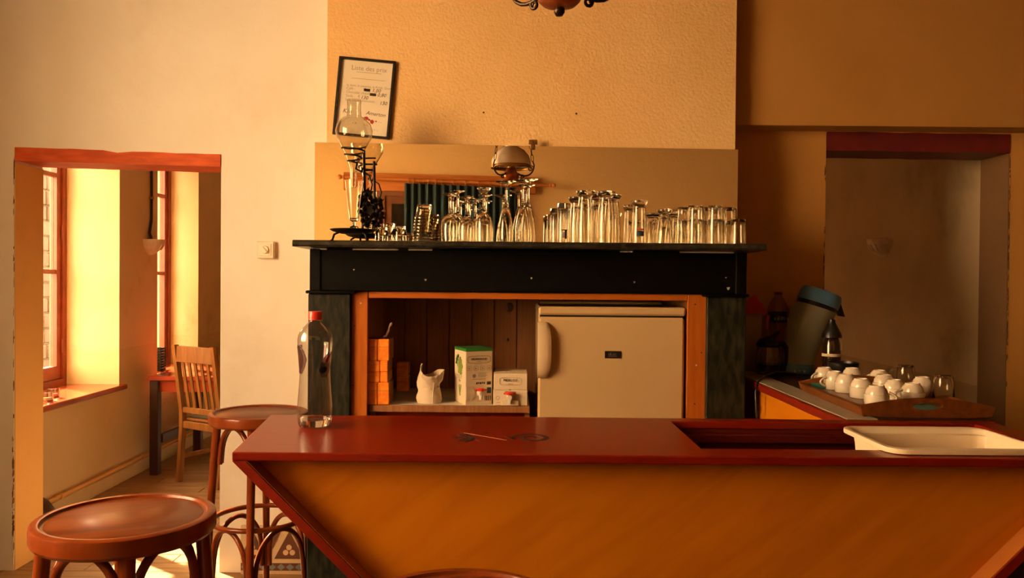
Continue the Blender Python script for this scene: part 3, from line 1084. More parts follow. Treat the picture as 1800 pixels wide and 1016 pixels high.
def end_wall(s):
    # arched end board with an oval hand hole, leaning out
    n = 24
    outer, inner = [], []
    for i in range(n):
        a = 2 * PI * i / n
        inner.append((.046 * math.cos(a), .036 + .0125 * math.sin(a)))
    for (ix, iz) in inner:
        dx, dz = ix, iz - .036
        # shoot a ray to the outline
        best = 9
        L = math.hypot(dx, dz)
        ux, uz = dx / L, dz / L
        t = 0
        while True:
            t += .0005
            px_, pz_ = ux * t, .036 + uz * t
            topz = .030 + .032 * math.cos(PI * px_ / (2 * hx + .10)) ** 1.2 if abs(px_) < hx + .02 else 0
            if pz_ < 0.0 or pz_ > topz or abs(px_) > hx - .004 + .25 * pz_:
                break
        outer.append((px_, pz_))
    m = MB()
    vs, fs = [], []
    for d in (0, .010):
        for (a, b) in outer + inner:
            vs.append((a, s * (hy - .006 + b * .25 - d + .012), b))
    k = 2 * n
    for i in range(n):
        j = (i + 1) % n
        fs += [(i, j, n + j, n + i), (k + i, k + n + i, k + n + j, k + j), (i, k + i, k + j, j), (n + i, n + j, k + n + j, k + n + i)]
    m.add(vs, fs)
    return m


end_wall(-1).build('end_wall', M['tray'], tray, True, 50)
end_wall(1).build('end_wall', M['tray'], tray, True, 50)
for s in (-1, 1):
    m = MB()
    m.prism([(s * (hx - .010), 0), (s * (hx + .004), .030), (s * (hx - .006), .033), (s * (hx - .022), .003)], lambda u, v, d: (u, d, v), -hy, hy)
    m.build('side_wall', M['tray'], tray)
MB().box(-.165, -.115, hy - .020, hy - .0185, .014, .034).build('printed_patch', M['tray_teal'], tray)
for (x, y, w, l) in ((-.13, .22, .05, .045), (.06, .10, .10, .05), (.03, -.16, .13, .10), (.09, -.2, .04, .03), (-.05, .0, .05, .12)):
    MB().box(x - w / 2, x + w / 2, y - l / 2, y + l / 2, .0118, .0126).build('printed_patch', M['tray_teal'], tray)

cup_prof = [(0, .060), (.019, .060), (.0205, .0655), (.0235, .0655), (.0250, .060), (.0300, .055), (.0338, .047), (.0355, .0385), (.0357, .0372), (.0385, .0360), (.0388, .034), (.0385, .018), (.0372, .002), (.0362, 0),
            (.0342, .002), (.0350, .018), (.0345, .034), (.031, .046), (.022, .054), (0, .055)]
cup_mesh = MB().lathe(cup_prof, 28).mesh('cup_body', M['china'], True, 35)
hp = [(.036, 0, .044)] + [(.036 + .024 * math.sin(PI * t / 8) ** .8, 0, .044 - .034 * t / 8) for t in range(1, 8)] + [(.036, 0, .010)]
handle_mesh = MB().tube(hp, [.0052, .0045, .004, .004, .004, .004, .004, .0045, .0052], 8).mesh('cup_handle', M['china'], True, 60)
TF = TZ + .0125
cups = [(1449, 647, 200, 'at the back left corner of the tray'), (1467, 654, 195, 'third in the left row, handle pointing left'), (1487, 659, 60, 'in the middle of the left row'),
        (1498, 648, 75, 'behind the left row near the blue flask'), (1514, 667, 50, 'second from the tray front in the left row'), (1541, 679, 330, 'at the front left, handle towards the tray end'),
        (1546, 652, 120, 'in the back right row, half hidden by another cup'), (1554, 660, 80, 'in the middle of the tray behind the front cups'), (1572, 669, 100, 'right of centre behind the front row'),
        (1604, 675, 185, 'at the front next to the hand hole, handle left'), (1622, 664, 20, 'behind the front tumbler at the right')]
placed = []
for i, (px, py, rz_, desc) in enumerate(cups):
    p = at(px, py, Z=TF + .062)
    placed.append([p.x, p.y])
for it in range(60):                      # keep the cups from touching
    for i in range(len(placed)):
        for j in range(i):
            dx, dy = placed[i][0] - placed[j][0], placed[i][1] - placed[j][1]
            d = math.hypot(dx, dy)
            if d < .0775:
                k = (.0775 - d) / 2 / max(d, 1e-4)
                placed[i][0] += dx * k; placed[i][1] += dy * k
                placed[j][0] -= dx * k; placed[j][1] -= dy * k
    for p in placed:
        p[0] = max(p[0], tx_l + .052)
        p[1] = max(p[1], ty_f + .05)
for (x, y), (px, py, rz_, desc) in zip(placed, cups):
    c = thing('coffee_cup', 'upturned white china cup %s' % desc, 'cup', (x, y, TF), R(rz_), 'white cups on the tray')
    link('cup_body', cup_mesh, c)
    link('cup_handle', handle_mesh, c)


def tumbler_profile(r0, r1, h, wall=.0022, base=.008):
    """upturned: rim of radius r0 at z 0, base of radius r1 at z h"""
    return [(0, h), (r1 - .003, h), (r1, h - .003), (r1 + (r0 - r1) * .3, h * .7), (r0, 0.0015), (r0 - wall / 2, 0), (r0 - wall, .0015),
            (r1 + (r0 - r1) * .3 - wall, h * .7), (r1 - wall - .001, h - base - .002), (r1 - wall - .005, h - base), (0, h - base)]


gm = MB().lathe(tumbler_profile(.036, .029, .085), 28).mesh('tumbler', M['glass'], True, 50)
for (px, py, lab) in ((1592, 641, 'clear glass mug standing upturned at the back of the cup tray'), (1659, 659, 'clear tumbler standing upturned at the right front of the cup tray')):
    p = at(px, py, Z=TF + .085)
    g = link('tumbler', gm, None, (p.x, p.y, TF + .0005))
    tag(g, lab, 'glass', 'glasses on the cup tray')
    if px == 1592:
        root = thing('glass_mug', lab, 'glass', (p.x, p.y, TF + .0005), R(165), 'glasses on the cup tray')
        g.parent = root
        g.location = (0, 0, 0)
        for key in ('label', 'category', 'group'):
            del g[key]
        g.name = 'mug_body'
        MB().tube([(.031, 0, .07), (.045, 0, .066), (.052, 0, .052), (.048, 0, .034), (.034, 0, .022)], .0045, 8).build('mug_handle', M['glass'], root, True, 60)

# ------------------------------------------------------------------ things at the far end of the side counter
SCZ = BZ + .0035
fp_ = at(1399, 656, Z=SCZ)
fl = thing('pump_flask', 'leaning grey-green vacuum flask with slate blue lid and base', 'flask', (fp_.x, min(fp_.y, 3.66), SCZ))
ps = fl.location.y / F


def flask_ring(cx, cz, tilt, rx, ry, n=28):
    out = []
    for i in range(n):
        a = 2 * PI * i / n
        u, w = rx * math.cos(a), ry * math.sin(a)
        out.append((cx + u * math.cos(tilt), w, cz - u * math.sin(tilt)))
    return out


def px2(cx, cy):
    return ((cx - 1399) * ps, (656 - cy) * ps)


def ringpx(cx, cy, deg, hw, inset=1.0):
    x, z = px2(cx, cy)
    return flask_ring(x, max(z, .0) + (0.0), R(deg), hw * ps * inset, hw * ps * .95 * inset)


MB().loft([ringpx(1399, 656, 0, 27), ringpx(1399, 655, 0, 29), ringpx(1400, 644, 2, 29.5), ringpx(1401, 638, 3, 29)]).build('base_ring', M['thermos_blue'], fl, True, 50)
MB().loft([ringpx(1401, 638.5, 3, 28.5), ringpx(1404, 620, 6, 30), ringpx(1411, 595, 10, 33), ringpx(1419, 570, 14, 35), ringpx(1428, 548, 17, 36.5), ringpx(1432, 540, 18, 36)]).build('flask_body', M['thermos_body'], fl, True, 50)
MB().loft([ringpx(1431.5, 541, 18, 34.5), ringpx(1435, 533, 19, 34.5)]).build('neck_band', M['black_plastic'], fl, True, 50)
MB().loft([ringpx(1435, 533.5, 19, 36.5), ringpx(1441, 519, 20, 36), ringpx(1444, 512, 20, 33), ringpx(1444.5, 511, 20, 28)]).build('lid', M['thermos_blue'], fl, True, 40)
a, b = px2(1466, 538), px2(1481, 556)
MB().loft([[(a[0], -.012, a[1] + .012), (a[0] + .022, -.012, a[1] + .014), (a[0] + .022, .012, a[1] + .014), (a[0], .012, a[1] + .012)],
           [(b[0] - .022, -.011, b[1] + .004), (b[0] + .003, -.011, b[1]), (b[0] + .003, .011, b[1]), (b[0] - .022, .011, b[1] + .004)]]).build('spout', M['black_plastic'], fl)
m = MB()
for k in range(3):
    q = px2(1386 + k * 8, 649)
    m.box(q[0], q[0] + .006, -.0775, -.074, q[1] - .006, q[1] + .004)
m.build('markings', M['chip'], fl)

g = at(1334, 648, Z=SCZ)
cp = thing('coffee_pot', 'glass coffee pot with black lid and handle beside the fireplace', 'coffee pot', (g.x - .022, min(g.y, 3.62), SCZ))
ps2 = cp.location.y / F
MB().lathe([(0, .004), (.050, .004), (.056, .012), (.058, .05), (.050, .10), (.046, .12), (.043, .12), (.047, .10), (.055, .05), (.052, .014), (0, .008)], 28).build('glass_jug', M['glass'], cp, True, 50)
MB().lathe([(0, .0085), (.051, .0145), (.0535, .03), (.0545, .045), (0, .045)], 28).build('coffee', M['coffee'], cp, True, 50)
MB().lathe([(0, 0), (.045, 0), (.047, .003), (.044, .0035), (0, .0038)], 28).build('base', M['black_plastic'], cp, True)
MB().lathe([(0, .121), (.049, .121), (.053, .128), (.051, .142), (.035, .158), (.012, .166), (0, .168)], 28).build('lid', M['black_plastic'], cp, True, 40)
MB().tube([(.01, 0, .158), (.024, 0, .172), (.040, 0, .185), (.048, 0, .189)], [.009, .008, .007, .005], 8).build('lid_lever', M['black_plastic'], cp, True, 60)
MB().tube([(.046, 0, .132), (.066, 0, .136), (.078, 0, .118), (.082, 0, .08), (.080, 0, .03), (.076, 0, .012)], [.011, .011, .010, .009, .009, .007], 8).build('handle', M['black_plastic'], cp, True, 60)

# plastic water bottle behind
g = at(1367, 640, Y=3.76)
wb = thing('water_bottle', 'dim clear plastic water bottle with dark label behind the vacuum flask', 'bottle', (g.x, 3.765, SCZ))
k3 = 3.765 / F
hgt = lambda py: at(1367, py, Y=3.765).z - SCZ
MB().lathe([(0, .001), (17 * k3, .001), (18.5 * k3, .01)] + [(q * k3, hgt(y_)) for (q, y_) in
           ((18.5, 620), (18, 612), (18.5, 605), (18, 597), (18.5, 590), (18, 582), (18.5, 575), (18.5, 545), (17, 540), (12, 528), (6.5, 521), (6.2, 514))] + [(0, hgt(513.5))], 24).build('bottle_body', M['pet_dim'], wb, True, 60)
MB().lathe([(18.9 * k3, hgt(566)), (19 * k3, hgt(565)), (19 * k3, hgt(549)), (18.9 * k3, hgt(548)), (18.6 * k3, hgt(549)), (18.6 * k3, hgt(565)), (18.9 * k3, hgt(566))], 24).build('label_band', M['print_dark'], wb, True)
m = MB()
for (u, v, hh_) in ((-.028, 0, .012), (-.018, 0, .014), (-.012, 0, .020), (-.002, 0, .016), (.004, .004, .012), (.012, 0, .016), (.022, 0, .013), (.028, .002, .010)):
    yy = -math.sqrt((19.3 * k3) ** 2 - u * u)
    m.box(u, u + .004, yy - .001, yy + .003, hgt(562) + v, hgt(562) + v + hh_)
m.build('lettering', M['print_grey'], wb)
MB().lathe([(6.6 * k3, hgt(518)), (7 * k3, hgt(517.5)), (7 * k3, hgt(513)), (0, hgt(512.5)), (0, hgt(518))], 16).build('cap', M['pet_dim'], wb, True, 40)
# red foil bag and cream container
g = at(1322, 560, Y=3.77)
ct = thing('plastic_container', 'small cream plastic container with lid below the red bag', 'container', (at(1319, 560, Y=3.74).x, 3.745, SCZ))
zt_ = at(1326, 552, Y=3.74).z - SCZ
MB().loft([rrect(.044, .030, .01, 0, 3), rrect(.050, .034, .012, zt_ - .012, 3)]).build('container_body', M['tub_clear'], ct, True, 50)
MB().loft([rrect(.054, .038, .012, zt_ - .012, 3), rrect(.055, .039, .012, zt_ - .002, 3), rrect(.05, .035, .012, zt_, 3)]).build('container_lid', M['tub_clear'], ct, True, 50)
rb = MB()
zz = ct.location.z + zt_ + .001
x_ = ct.location.x
rb.loft([[(-.050, -.026, 0), (.062, -.028, -.0), (.064, .028, 0), (-.050, .028, 0)],
         [(-.045, -.020, .03), (.050, -.024, .028), (.052, .020, .028), (-.045, .02, .03)],
         [(-.02, -.006, .065), (.026, -.009, .062), (.027, .008, .062), (-.02, .006, .065)],
         [(.006, -.002, .086), (.014, -.002, .084), (.014, .002, .084), (.006, .002, .086)]])
o = rb.build('foil_bag', M['red_bag'], None, True, 30, (x_ + .012, 3.745, zz))
tag(o, 'crumpled red foil bag lying on the cream container by the fireplace', 'bag')
MB().loft([[(.056, -.03, -.002), (.070, -.03, -.006), (.070, -.01, -.006), (.056, -.01, -.002)],
           [(.050, -.034, -.06), (.060, -.036, -.07), (.060, -.03, -.07), (.050, -.03, -.06)]]).build('hanging_flap', M['red_bag'], o)
# dark bottle with cream emblem right of the flask
g = at(1466, 624, Y=3.45)
db = thing('dark_bottle', 'dark brown bottle with black cap and cream emblem right of the flask', 'bottle', (at(1462, 600, Y=3.45).x, 3.45, SCZ))
hq = lambda py: at(1463, py, Y=3.45).z - SCZ
MB().lathe([(0, .0005), (.034, .0005), (.038, .01), (.037, hq(606)), (.026, hq(592)), (0, hq(592))], 24).build('bottle_body', M['coffee'], db, True, 50)
MB().lathe([(0, hq(593)), (.041, hq(593)), (.039, hq(587)), (.022, hq(573)), (.014, hq(567)), (.013, hq(562)), (0, hq(560))], 24).build('cap', M['black_plastic'], db, True, 40)
MB().lathe([(.039, hq(626)), (.0395, hq(625)), (.0395, hq(622)), (.039, hq(621))], 24).build('pale_ring', M['cream_emblem'], db, True)
MB().lathe([(0, .0015), (.010, .0012), (.012, 0), (0, 0)], 16, T(.030, -.0255, hq(607)) @ Matrix.Rotation(R(50), 4, 'Z') @ Matrix.Rotation(R(90), 4, 'X') @ Matrix.Diagonal((.8, 1.9, 1, 1))).build('emblem', M['cream_emblem'], db, True)
# dark bowl behind the tray
o = MB().lathe([(0, .0), (.036, .0), (.040, .004), (.058, .060), (.061, .082), (.058, .084), (.055, .062), (.036, .008), (0, .007)], 32).build('dark_bowl', M['black_plastic'], None, True, 50, (at(1482, 640, Y=3.33).x, 3.33, SCZ + .0005))
tag(o, 'dark bowl behind the cup tray next to the brown bottle', 'bowl')
# flask cable
pA, pB = at(1327, 672, Y=3.30), at(1396, 657, Z=SCZ + .02)
cv = []
for (px, py, Y_) in ((1330, 735, 3.28), (1328, 690, 3.28), (1333, 671, 3.30), (1346, 660, 3.35), (1366, 654, 3.40), (1385, 654.5, 3.45), (1400, 657, 3.50)):
    cv.append(at(px, py, Y=Y_))
o = MB().tube(cv, .0042, 8).build('power_cable', M['black_plastic'], None, True, 60)
tag(o, 'black power cable curving over the steel counter edge', 'cable')

# ------------------------------------------------------------------ bar stools


def make_stool():
    root = thing('bar_stool', 'x', 'stool', (0, 0, 0), 0, 'bentwood bar stools')
    H, r = .84, .200
    MB().lathe([(0, H - .010), (r - .030, H - .008), (r - .024, H - .0065), (r - .021, H - .001), (r - .010, H), (r - .002, H - .004), (r, H - .012), (r, H - .038), (r - .006, H - .046), (r - .03, H - .046), (0, H - .040)], 64).build('seat_rim', M['stool'], root, True, 35)
    MB().lathe([(0, H - .0085), (r - .032, H - .0065), (r - .0305, H - .0075), (0, H - .0095)], 48).build('seat_panel', M['stool_seat'], root, True, 60)
    rl = lambda z: .165 + .045 * (1 - z / H)
    for k in range(4):
        a = k * PI / 2
        pts, rad = [], []
        for i in range(9):
            t = i / 8
            z = (H - .044) * (1 - t)
            q = rl(z) + .006 * math.sin(PI * t)
            pts.append((q * math.cos(a), q * math.sin(a), z))
            rad.append(.0175 - .004 * t)
        lg = MB().tube(pts, rad, 12).build('leg', M['stool'], root, True, 60)
    for (zl, zt, rr, nm, ins) in ((H - .215, H - .055, .0105, 'seat_arch', .022), (.13, .375, .0105, 'foot_arch', .014)):
        for k in range(4):
            pts = []
            for i in range(21):
                t = i / 20
                e = math.sin(PI * t) ** .55
                z = zl + (zt - zl) * e
                q = rl(z) - ins - .030 * math.sin(PI * t) ** 2
                # keep to the leg for the straight ends, then sweep across
                tt = 0.5 - 0.5 * math.cos(PI * t)
                a = k * PI / 2 + PI / 2 * (.055 + .89 * tt)
                pts.append((q * math.cos(a), q * math.sin(a), z))
            MB().tube(pts, rr, 8).build(nm, M['stool'], root, True, 60)
    n = 48
    MB().tube([((rl(.39) - .004) * math.cos(2 * PI * i / n), (rl(.39) - .004) * math.sin(2 * PI * i / n), .395) for i in range(n)], .0105, 10, True).build('foot_ring', M['stool'], root, True, 60)
    return root


stool = make_stool()
spots = [((-.90, 1.90), 26, 'bentwood bar stool with round worn seat at the front left'), ((-1.048, 3.38), 8, 'bentwood bar stool by the left wall behind the end of the bar'),
         ((-.085, 1.375), 30, 'bentwood bar stool tucked close to the bar front, only its rim showing')]
for i, ((x, y), a, lab) in enumerate(spots):
    s_ = stool if i == 0 else copy_tree(stool)
    s_.location = (x, y, 0)
    s_.rotation_euler = (0, 0, R(a))
    s_['label'] = lab

# ------------------------------------------------------------------ bottle on the bar
g = at(553, 750, Z=BZ)
bt = thing('plastic_bottle', 'clear plastic water bottle with red cap standing on the bar', 'bottle', (g.x, g.y, BZ + .0005))
kb = g.y / F
prof = [(0, .010), (12, .008), (19, .002 / kb * kb), ]
z_ = lambda py: (751 - py) * kb
body = [(0, z_(746)), (14 * kb, z_(748)), (22 * kb, z_(751)), (25.5 * kb, z_(750)), (28 * kb, z_(744)), (30 * kb, z_(735)), (30.5 * kb, z_(722)), (30 * kb, z_(712)), (28.2 * kb, z_(690)), (26.8 * kb, z_(668)), (26.3 * kb, z_(655)),
        (26.8 * kb, z_(640)), (28.6 * kb, z_(622)), (30.2 * kb, z_(606)), (30.4 * kb, z_(598)), (29.4 * kb, z_(590)), (25.5 * kb, z_(582)), (18 * kb, z_(573.5)), (12 * kb, z_(568)), (9.5 * kb, z_(564)), (9.2 * kb, z_(552))]
m = MB()
segb = 40
rows = []
for (q, z) in body:
    rg = []
    for i in range(segb):
        a = 2 * PI * i / segb
        f_ = 1.0
        if z_(735) < z < z_(625) and q > 20 * kb:
            f_ = 1 + .010 * math.cos(a * 10)
        if z <= z_(744) and q > 10 * kb:
            f_ = 1 + .05 * math.cos(a * 5)
        rg.append((q * f_ * math.cos(a), q * f_ * math.sin(a), z))
    rows.append(rg)
m.loft(rows[1:], caps=False)
m.f.append(tuple(range(segb))[::-1])
m.build('bottle_body', M['pet'], bt, True, 50)
MB().lathe([(0, z_(749.5)), (21 * kb, z_(749.8)), (25 * kb, z_(748)), (27.6 * kb, z_(742)), (28.6 * kb, z_(737)), (0, z_(737))], 30).build('water', M['water'], bt, True, 50)
capm = MB()
for k in range(1):
    capm.lathe([(10.2 * kb, z_(563)), (11.6 * kb, z_(563)), (11.6 * kb, z_(560)), (11.3 * kb, z_(559.5)), (11.7 * kb, z_(559)), (11.4 * kb, z_(549.5)), (10.6 * kb, z_(548)), (0, z_(547.7)), (0, z_(551)), (9.6 * kb, z_(552)), (10.2 * kb, z_(563))], 30)
capm.build('cap', M['red_plastic'], bt, True, 40)
MB().lathe([(9.3 * kb, z_(565)), (11.2 * kb, z_(565)), (11.2 * kb, z_(564)), (9.3 * kb, z_(564)), (9.3 * kb, z_(565))], 30).build('cap_ring', M['pet'], bt, True, 40)


def label_patch(a0, a1, pts, material, name):
    """curved patch hugging the bottle; pts: list of (angle share, py) outline rows -> rows of (py, t0, t1)"""
    m = MB()
    vs, fs = [], []
    n = 8
    for (py, t0, t1) in pts:
        # radius from body profile
        z = z_(py)
        for (q0, z0), (q1, z1) in zip(body, body[1:]):
            if z0 <= z <= z1:
                q = q0 + (q1 - q0) * (z - z0) / max(z1 - z0, 1e-6)
        for i in range(n + 1):
            a = R(a0 + (a1 - a0) * (t0 + (t1 - t0) * i / n))
            vs.append(((q + .0012) * math.cos(a), (q + .0012) * math.sin(a), z))
    for r_ in range(len(pts) - 1):
        for i in range(n):
            fs.append((r_ * (n + 1) + i, r_ * (n + 1) + i + 1, (r_ + 1) * (n + 1) + i + 1, (r_ + 1) * (n + 1) + i))
    m.add(vs, fs)
    o = m.build(name, material, bt, True, 60)
    sd = o.modifiers.new('thick', 'SOLIDIFY')
    sd.thickness = .0003
    return o


label_patch(150, 255, [(656, .2, .75), (645, 0, .9), (630, 0, 1), (615, 0, .9), (608, 0, .7)], M['bottle_label'], 'pale_label')
label_patch(285, 372, [(662, .25, .6), (650, .18, .8), (640, .2, 1), (628, .35, 1), (618, .6, 1)], M['bottle_label'], 'back_label')
label_patch(288, 340, [(655, .35, .6), (651, .15, .8), (647, .15, .85), (643, .4, .7)], M['print_blue'], 'dark_spot')
label_patch(318, 352, [(636, .1, .5), (630, .2, .7), (624, .4, .9)], M['print_red'], 'red_lettering')

# ------------------------------------------------------------------ glasses on the mantel shelf
GL = M['glass']


def spot(px, Y):
    return at(px, 425, Y=Y).x


def height(px, py, Y):
    return at(px, py, Y=Y).z - SZ


GM = {}


def profile_mesh(name, prof, material=None, seg=28):
    return MB().lathe(prof, seg).mesh(name, material or GL, True, 50)


w = .0016
GM['wine'] = profile_mesh('wine_glass', [(0, 1.000), (.030, 1.000), (.0315, .992), (.028, .985), (.010, .965), (.0055, .93), (.0045, .80), (.0050, .60), (.010, .565), (.024, .51), (.032, .42), (.0345, .30), (.034, .15), (.0315, .0)]
                          + [(.0315 - w, .0), (.034 - w, .15), (.0345 - w, .30), (.032 - w, .42), (.024 - w, .50), (.010, .548), (0, .552)])
GM['wine_cone'] = profile_mesh('wine_glass', [(0, 1.000), (.029, 1.000), (.0305, .992), (.022, .955), (.011, .895), (.0065, .84), (.0050, .74), (.0055, .60), (.012, .565), (.024, .52), (.032, .43), (.0345, .30), (.034, .15), (.032, .0)]
                               + [(.032 - w, .0), (.034 - w, .15), (.0345 - w, .30), (.032 - w, .43), (.024 - w, .51), (.010, .548), (0, .552)])
GM['flute'] = profile_mesh('champagne_flute', [(0, 1.0), (.042, .998), (.0435, .990), (.040, .982), (.016, .955), (.006, .925), (.0042, .85), (.0042, .70), (.007, .66), (.016, .55), (.026, .38), (.0315, .22), (.0315, .10), (.029, .0)]
                           + [(.0275, .0), (.030, .10), (.030, .22), (.0245, .38), (.014, .54), (.004, .63), (0, .64)])
GM['pint'] = profile_mesh('tall_beer_glass', [(0, 1.0), (.038, 1.0), (.0405, .985), (.034, .93), (.0285, .895), (.0275, .87), (.0290, .80), (.034, .60), (.0375, .35), (.0365, .0)]
                          + [(.0345, .0), (.0355, .35), (.032, .60), (.0272, .80), (.0255, .865), (0, .875)])
GM['pint_small'] = profile_mesh('beer_glass', [(0, 1.0), (.033, 1.0), (.0345, .985), (.029, .91), (.0265, .87), (.0270, .80), (.029, .60), (.031, .30), (.031, .0)]
                                + [(.0292, .0), (.0292, .30), (.0272, .60), (.0252, .80), (.024, .86), (0, .865)])
GM['tulip'] = profile_mesh('tulip_glass', [(0, 1.0), (.027, 1.0), (.031, .97), (.024, .90), (.021, .87), (.022, .80), (.031, .45), (.0365, .12), (.037, .0)]
                           + [(.0352, .0), (.0347, .12), (.0292, .45), (.0205, .79), (.019, .86), (0, .865)])
GM['straight'] = profile_mesh('straight_glass', [(0, 1.0), (.0235, 1.0), (.0248, .99), (.0252, .5), (.0258, .0), (.0240, .0), (.0236, .5), (.0230, .84), (0, .85)])
GM['tumbler'] = profile_mesh('water_tumbler', [(0, 1.0), (.0275, 1.0), (.0295, .985), (.0305, .80), (.0345, .0), (.0327, .0), (.029, .78), (.0275, .89), (0, .90)])
GM['low'] = profile_mesh('ribbed_tumbler', [(0, 1.0), (.022, 1.0), (.0245, .96), (.0255, .88), (.0242, .85), (.0278, .40), (.029, .0), (.0274, .0), (.0260, .40), (.0225, .82), (0, .86)])
GM['nest'] = profile_mesh('small_tumbler', [(0, 1.0), (.028, 1.0), (.031, .94), (.034, .6), (.0375, .17), (.0420, .13), (.0425, .02), (.0415, .0), (.0380, .0), (.0355, .14), (.032, .6), (.0285, .86), (0, .90)])


def glass(kind, px, py, Y, label, group, z0=0.0, h=None, tilt=0.0, dx=0.0):
    hh = h if h is not None else height(px, py, Y) - z0
    o = link(GM[kind].name.split('.')[0], GM[kind], None, (spot(px, Y) + dx, Y, SZ + .0006 + z0))
    o.scale = (1, 1, hh)
    if tilt:
        o.rotation_euler = (0, tilt, 0)
    return tag(o, label, 'glass', group)


G1 = 'small ribbed tumblers by the decanter stand'
glass('low', 671, 400, 3.36, 'small ribbed tumbler next to the black decanter stand', G1)
glass('low', 684, 393, 3.44, 'taller small tumbler behind the two ribbed ones', G1)
glass('low', 703, 398, 3.31, 'small ribbed tumbler nearest the nested glass stack', G1)
G2 = 'nested stack of small tumblers'
hs = .058
Yn = 3.30
tot = height(744, 360, Yn)
names = ['bottom', 'second from the bottom', 'third from the bottom', 'fourth from the bottom', 'fifth from the bottom', 'third from the top', 'second from the top', 'topmost']
for i in range(8):
    z0 = i * (tot - hs) / 7
    s_ = 1 - .006 * max(0, i - 4)
    o = glass('nest', 742, 0, Yn, 'small clear tumbler, %s of the nested stack on the mantel' % names[i], G2, z0, hs, R(1.0), dx=.0012 * i)
    o.scale = (s_ * .98, s_ * .98, hs)
G3 = 'upturned wine glasses on the mantel'
for (k, px, py, Y, lab) in (('wine', 790, 341, 3.275, 'upturned wine glass at the left front of the wine glass cluster'),
                            ('wine', 820, 346, 3.28, 'upturned wine glass in the middle of the cluster front'),
                            ('wine_cone', 850, 331, 3.275, 'tall upturned wine glass with cone-shaped foot, right end of the cluster'),
                            ('wine', 804, 336, 3.35, 'upturned wine glass second from left in the cluster, wide foot'),
                            ('wine', 835, 351, 3.355, 'shortest upturned wine glass, behind the middle of the cluster'),
                            ('wine', 795, 343, 3.43, 'upturned wine glass at the back left of the cluster'),
                            ('wine', 823, 349, 3.44, 'upturned wine glass at the back centre of the cluster'),
                            ('wine', 853, 343, 3.43, 'upturned wine glass at the back right, behind the cone-footed one')):
    glass(k, px, py, Y, lab, G3)
G4 = 'upturned champagne flutes on the mantel'
for (px, py, Y, lab) in ((889, 319, 3.30, 'upturned champagne flute standing alone right of the wine glasses'), (918, 317, 3.375, 'upturned champagne flute in front of another flute, left of the two'),
                         (928, 315, 3.465, 'upturned champagne flute half hidden behind a second flute')):
    glass('flute', px, py, Y, lab, G4)
G5 = 'straight glasses on the mantel'
glass('straight', 977, 367, 3.38, 'slim straight glass behind the printed one', G5)
sg = glass('straight', 990, 358, 3.29, 'slim straight glass with thick base and dark print', G5)
G6 = 'tall beer glasses on the mantel'
for (px, py, Y, lab) in ((1028, 336, 3.28, 'tall upturned beer glass with flared base, front left of its group'), (1064, 337, 3.275, 'tall upturned beer glass with flared base, front right of its group'),
                         (1014, 347, 3.40, 'tall upturned beer glass peeking out at the left behind'), (1047, 342, 3.37, 'tall upturned beer glass between the two front ones, behind'),
                         (1075, 343, 3.40, 'tall upturned beer glass at the back right of its group')):
    glass('pint', px, py, Y, lab, G6)
G7 = 'medium beer glasses on the mantel'
bg_ = glass('pint_small', 1123, 353, 3.28, 'medium upturned beer glass with red and dark crest', G7)
glass('pint_small', 1108, 361, 3.37, 'medium upturned beer glass behind the crested one', G7)
G8 = 'tulip glasses on the mantel'
for (px, py, Y, lab) in ((1167, 368, 3.28, 'upturned tulip-shaped glass with dark rimmed base'), (1147, 375, 3.37, 'upturned tulip glass half hidden right of the crested beer glass'),
                         (1182, 374, 3.40, 'upturned tulip glass at the back near the water tumblers')):
    glass('tulip', px, py, Y, lab, G8)
G9 = 'stacked water tumblers at the right end'
for (px, Y, two, where) in ((1222, 3.275, 1, 'front left stack'), (1257, 3.27, 1, 'front right stack'), (1297, 3.265, 0, ''), (1203, 3.35, 1, 'left stack of the second row'), (1240, 3.355, 1, 'middle stack of the second row'),
                            (1281, 3.35, 1, 'right stack of the second row'), (1194, 3.44, 1, 'left stack of the back row'), (1226, 3.445, 1, 'middle stack of the back row'), (1262, 3.44, 1, 'right stack of the back row')):
    lower = height(1222, 386, 3.275)
    if two:
        glass('tumbler', px, 0, Y, 'lower water tumbler of the %s at the mantel end' % where, G9, 0, lower)
        glass('tumbler', px, 0, Y, 'upper water tumbler of the %s at the mantel end' % where, G9, height(1222, 362, 3.275) - lower + .0005, lower)
    else:
        glass('tumbler', px, 0, Y, 'single unstacked water tumbler at the right end of the mantel', G9, 0, lower)
# prints on two glasses


def glass_print(parent, x0, x1, z0, z1, rad, material, name):
    m = MB()
    n = 8
    vs, fs = [], []
    sz = parent.scale.z
    for z in (z0, z1):
        for rr in (rad + .0003, rad + .0007):
            for i in range(n + 1):
                xx = x0 + (x1 - x0) * i / n
                vs.append((xx, -math.sqrt(max(rr * rr - xx * xx, 0)), z / sz))
    s4 = n + 1
    for i in range(n):
        fs += [(s4 + i, s4 + i + 1, 3 * s4 + i + 1, 3 * s4 + i), (i, 2 * s4 + i, 2 * s4 + i + 1, i + 1), (i, i + 1, s4 + i + 1, s4 + i), (2 * s4 + i, 3 * s4 + i, 3 * s4 + i + 1, 2 * s4 + i + 1)]
    m.add(vs, fs)
    return m.build(name, material, parent)


glass_print(sg, -.010, .014, .049, .053, .0256, M['print_dark'], 'print')
glass_print(sg, -.008, .008, .020, .044, .0256, M['print_grey'], 'print')
glass_print(sg, .004, .012, .016, .050, .0258, M['print_dark'], 'print')
glass_print(bg_, -.014, .016, .052, .058, .0306, M['print_red'], 'crest_band')
glass_print(bg_, -.015, .015, .028, .048, .0309, M['print_blue'], 'crest')
glass_print(bg_, -.010, .010, .044, .050, .0311, M['print_dark'], 'crest_top')

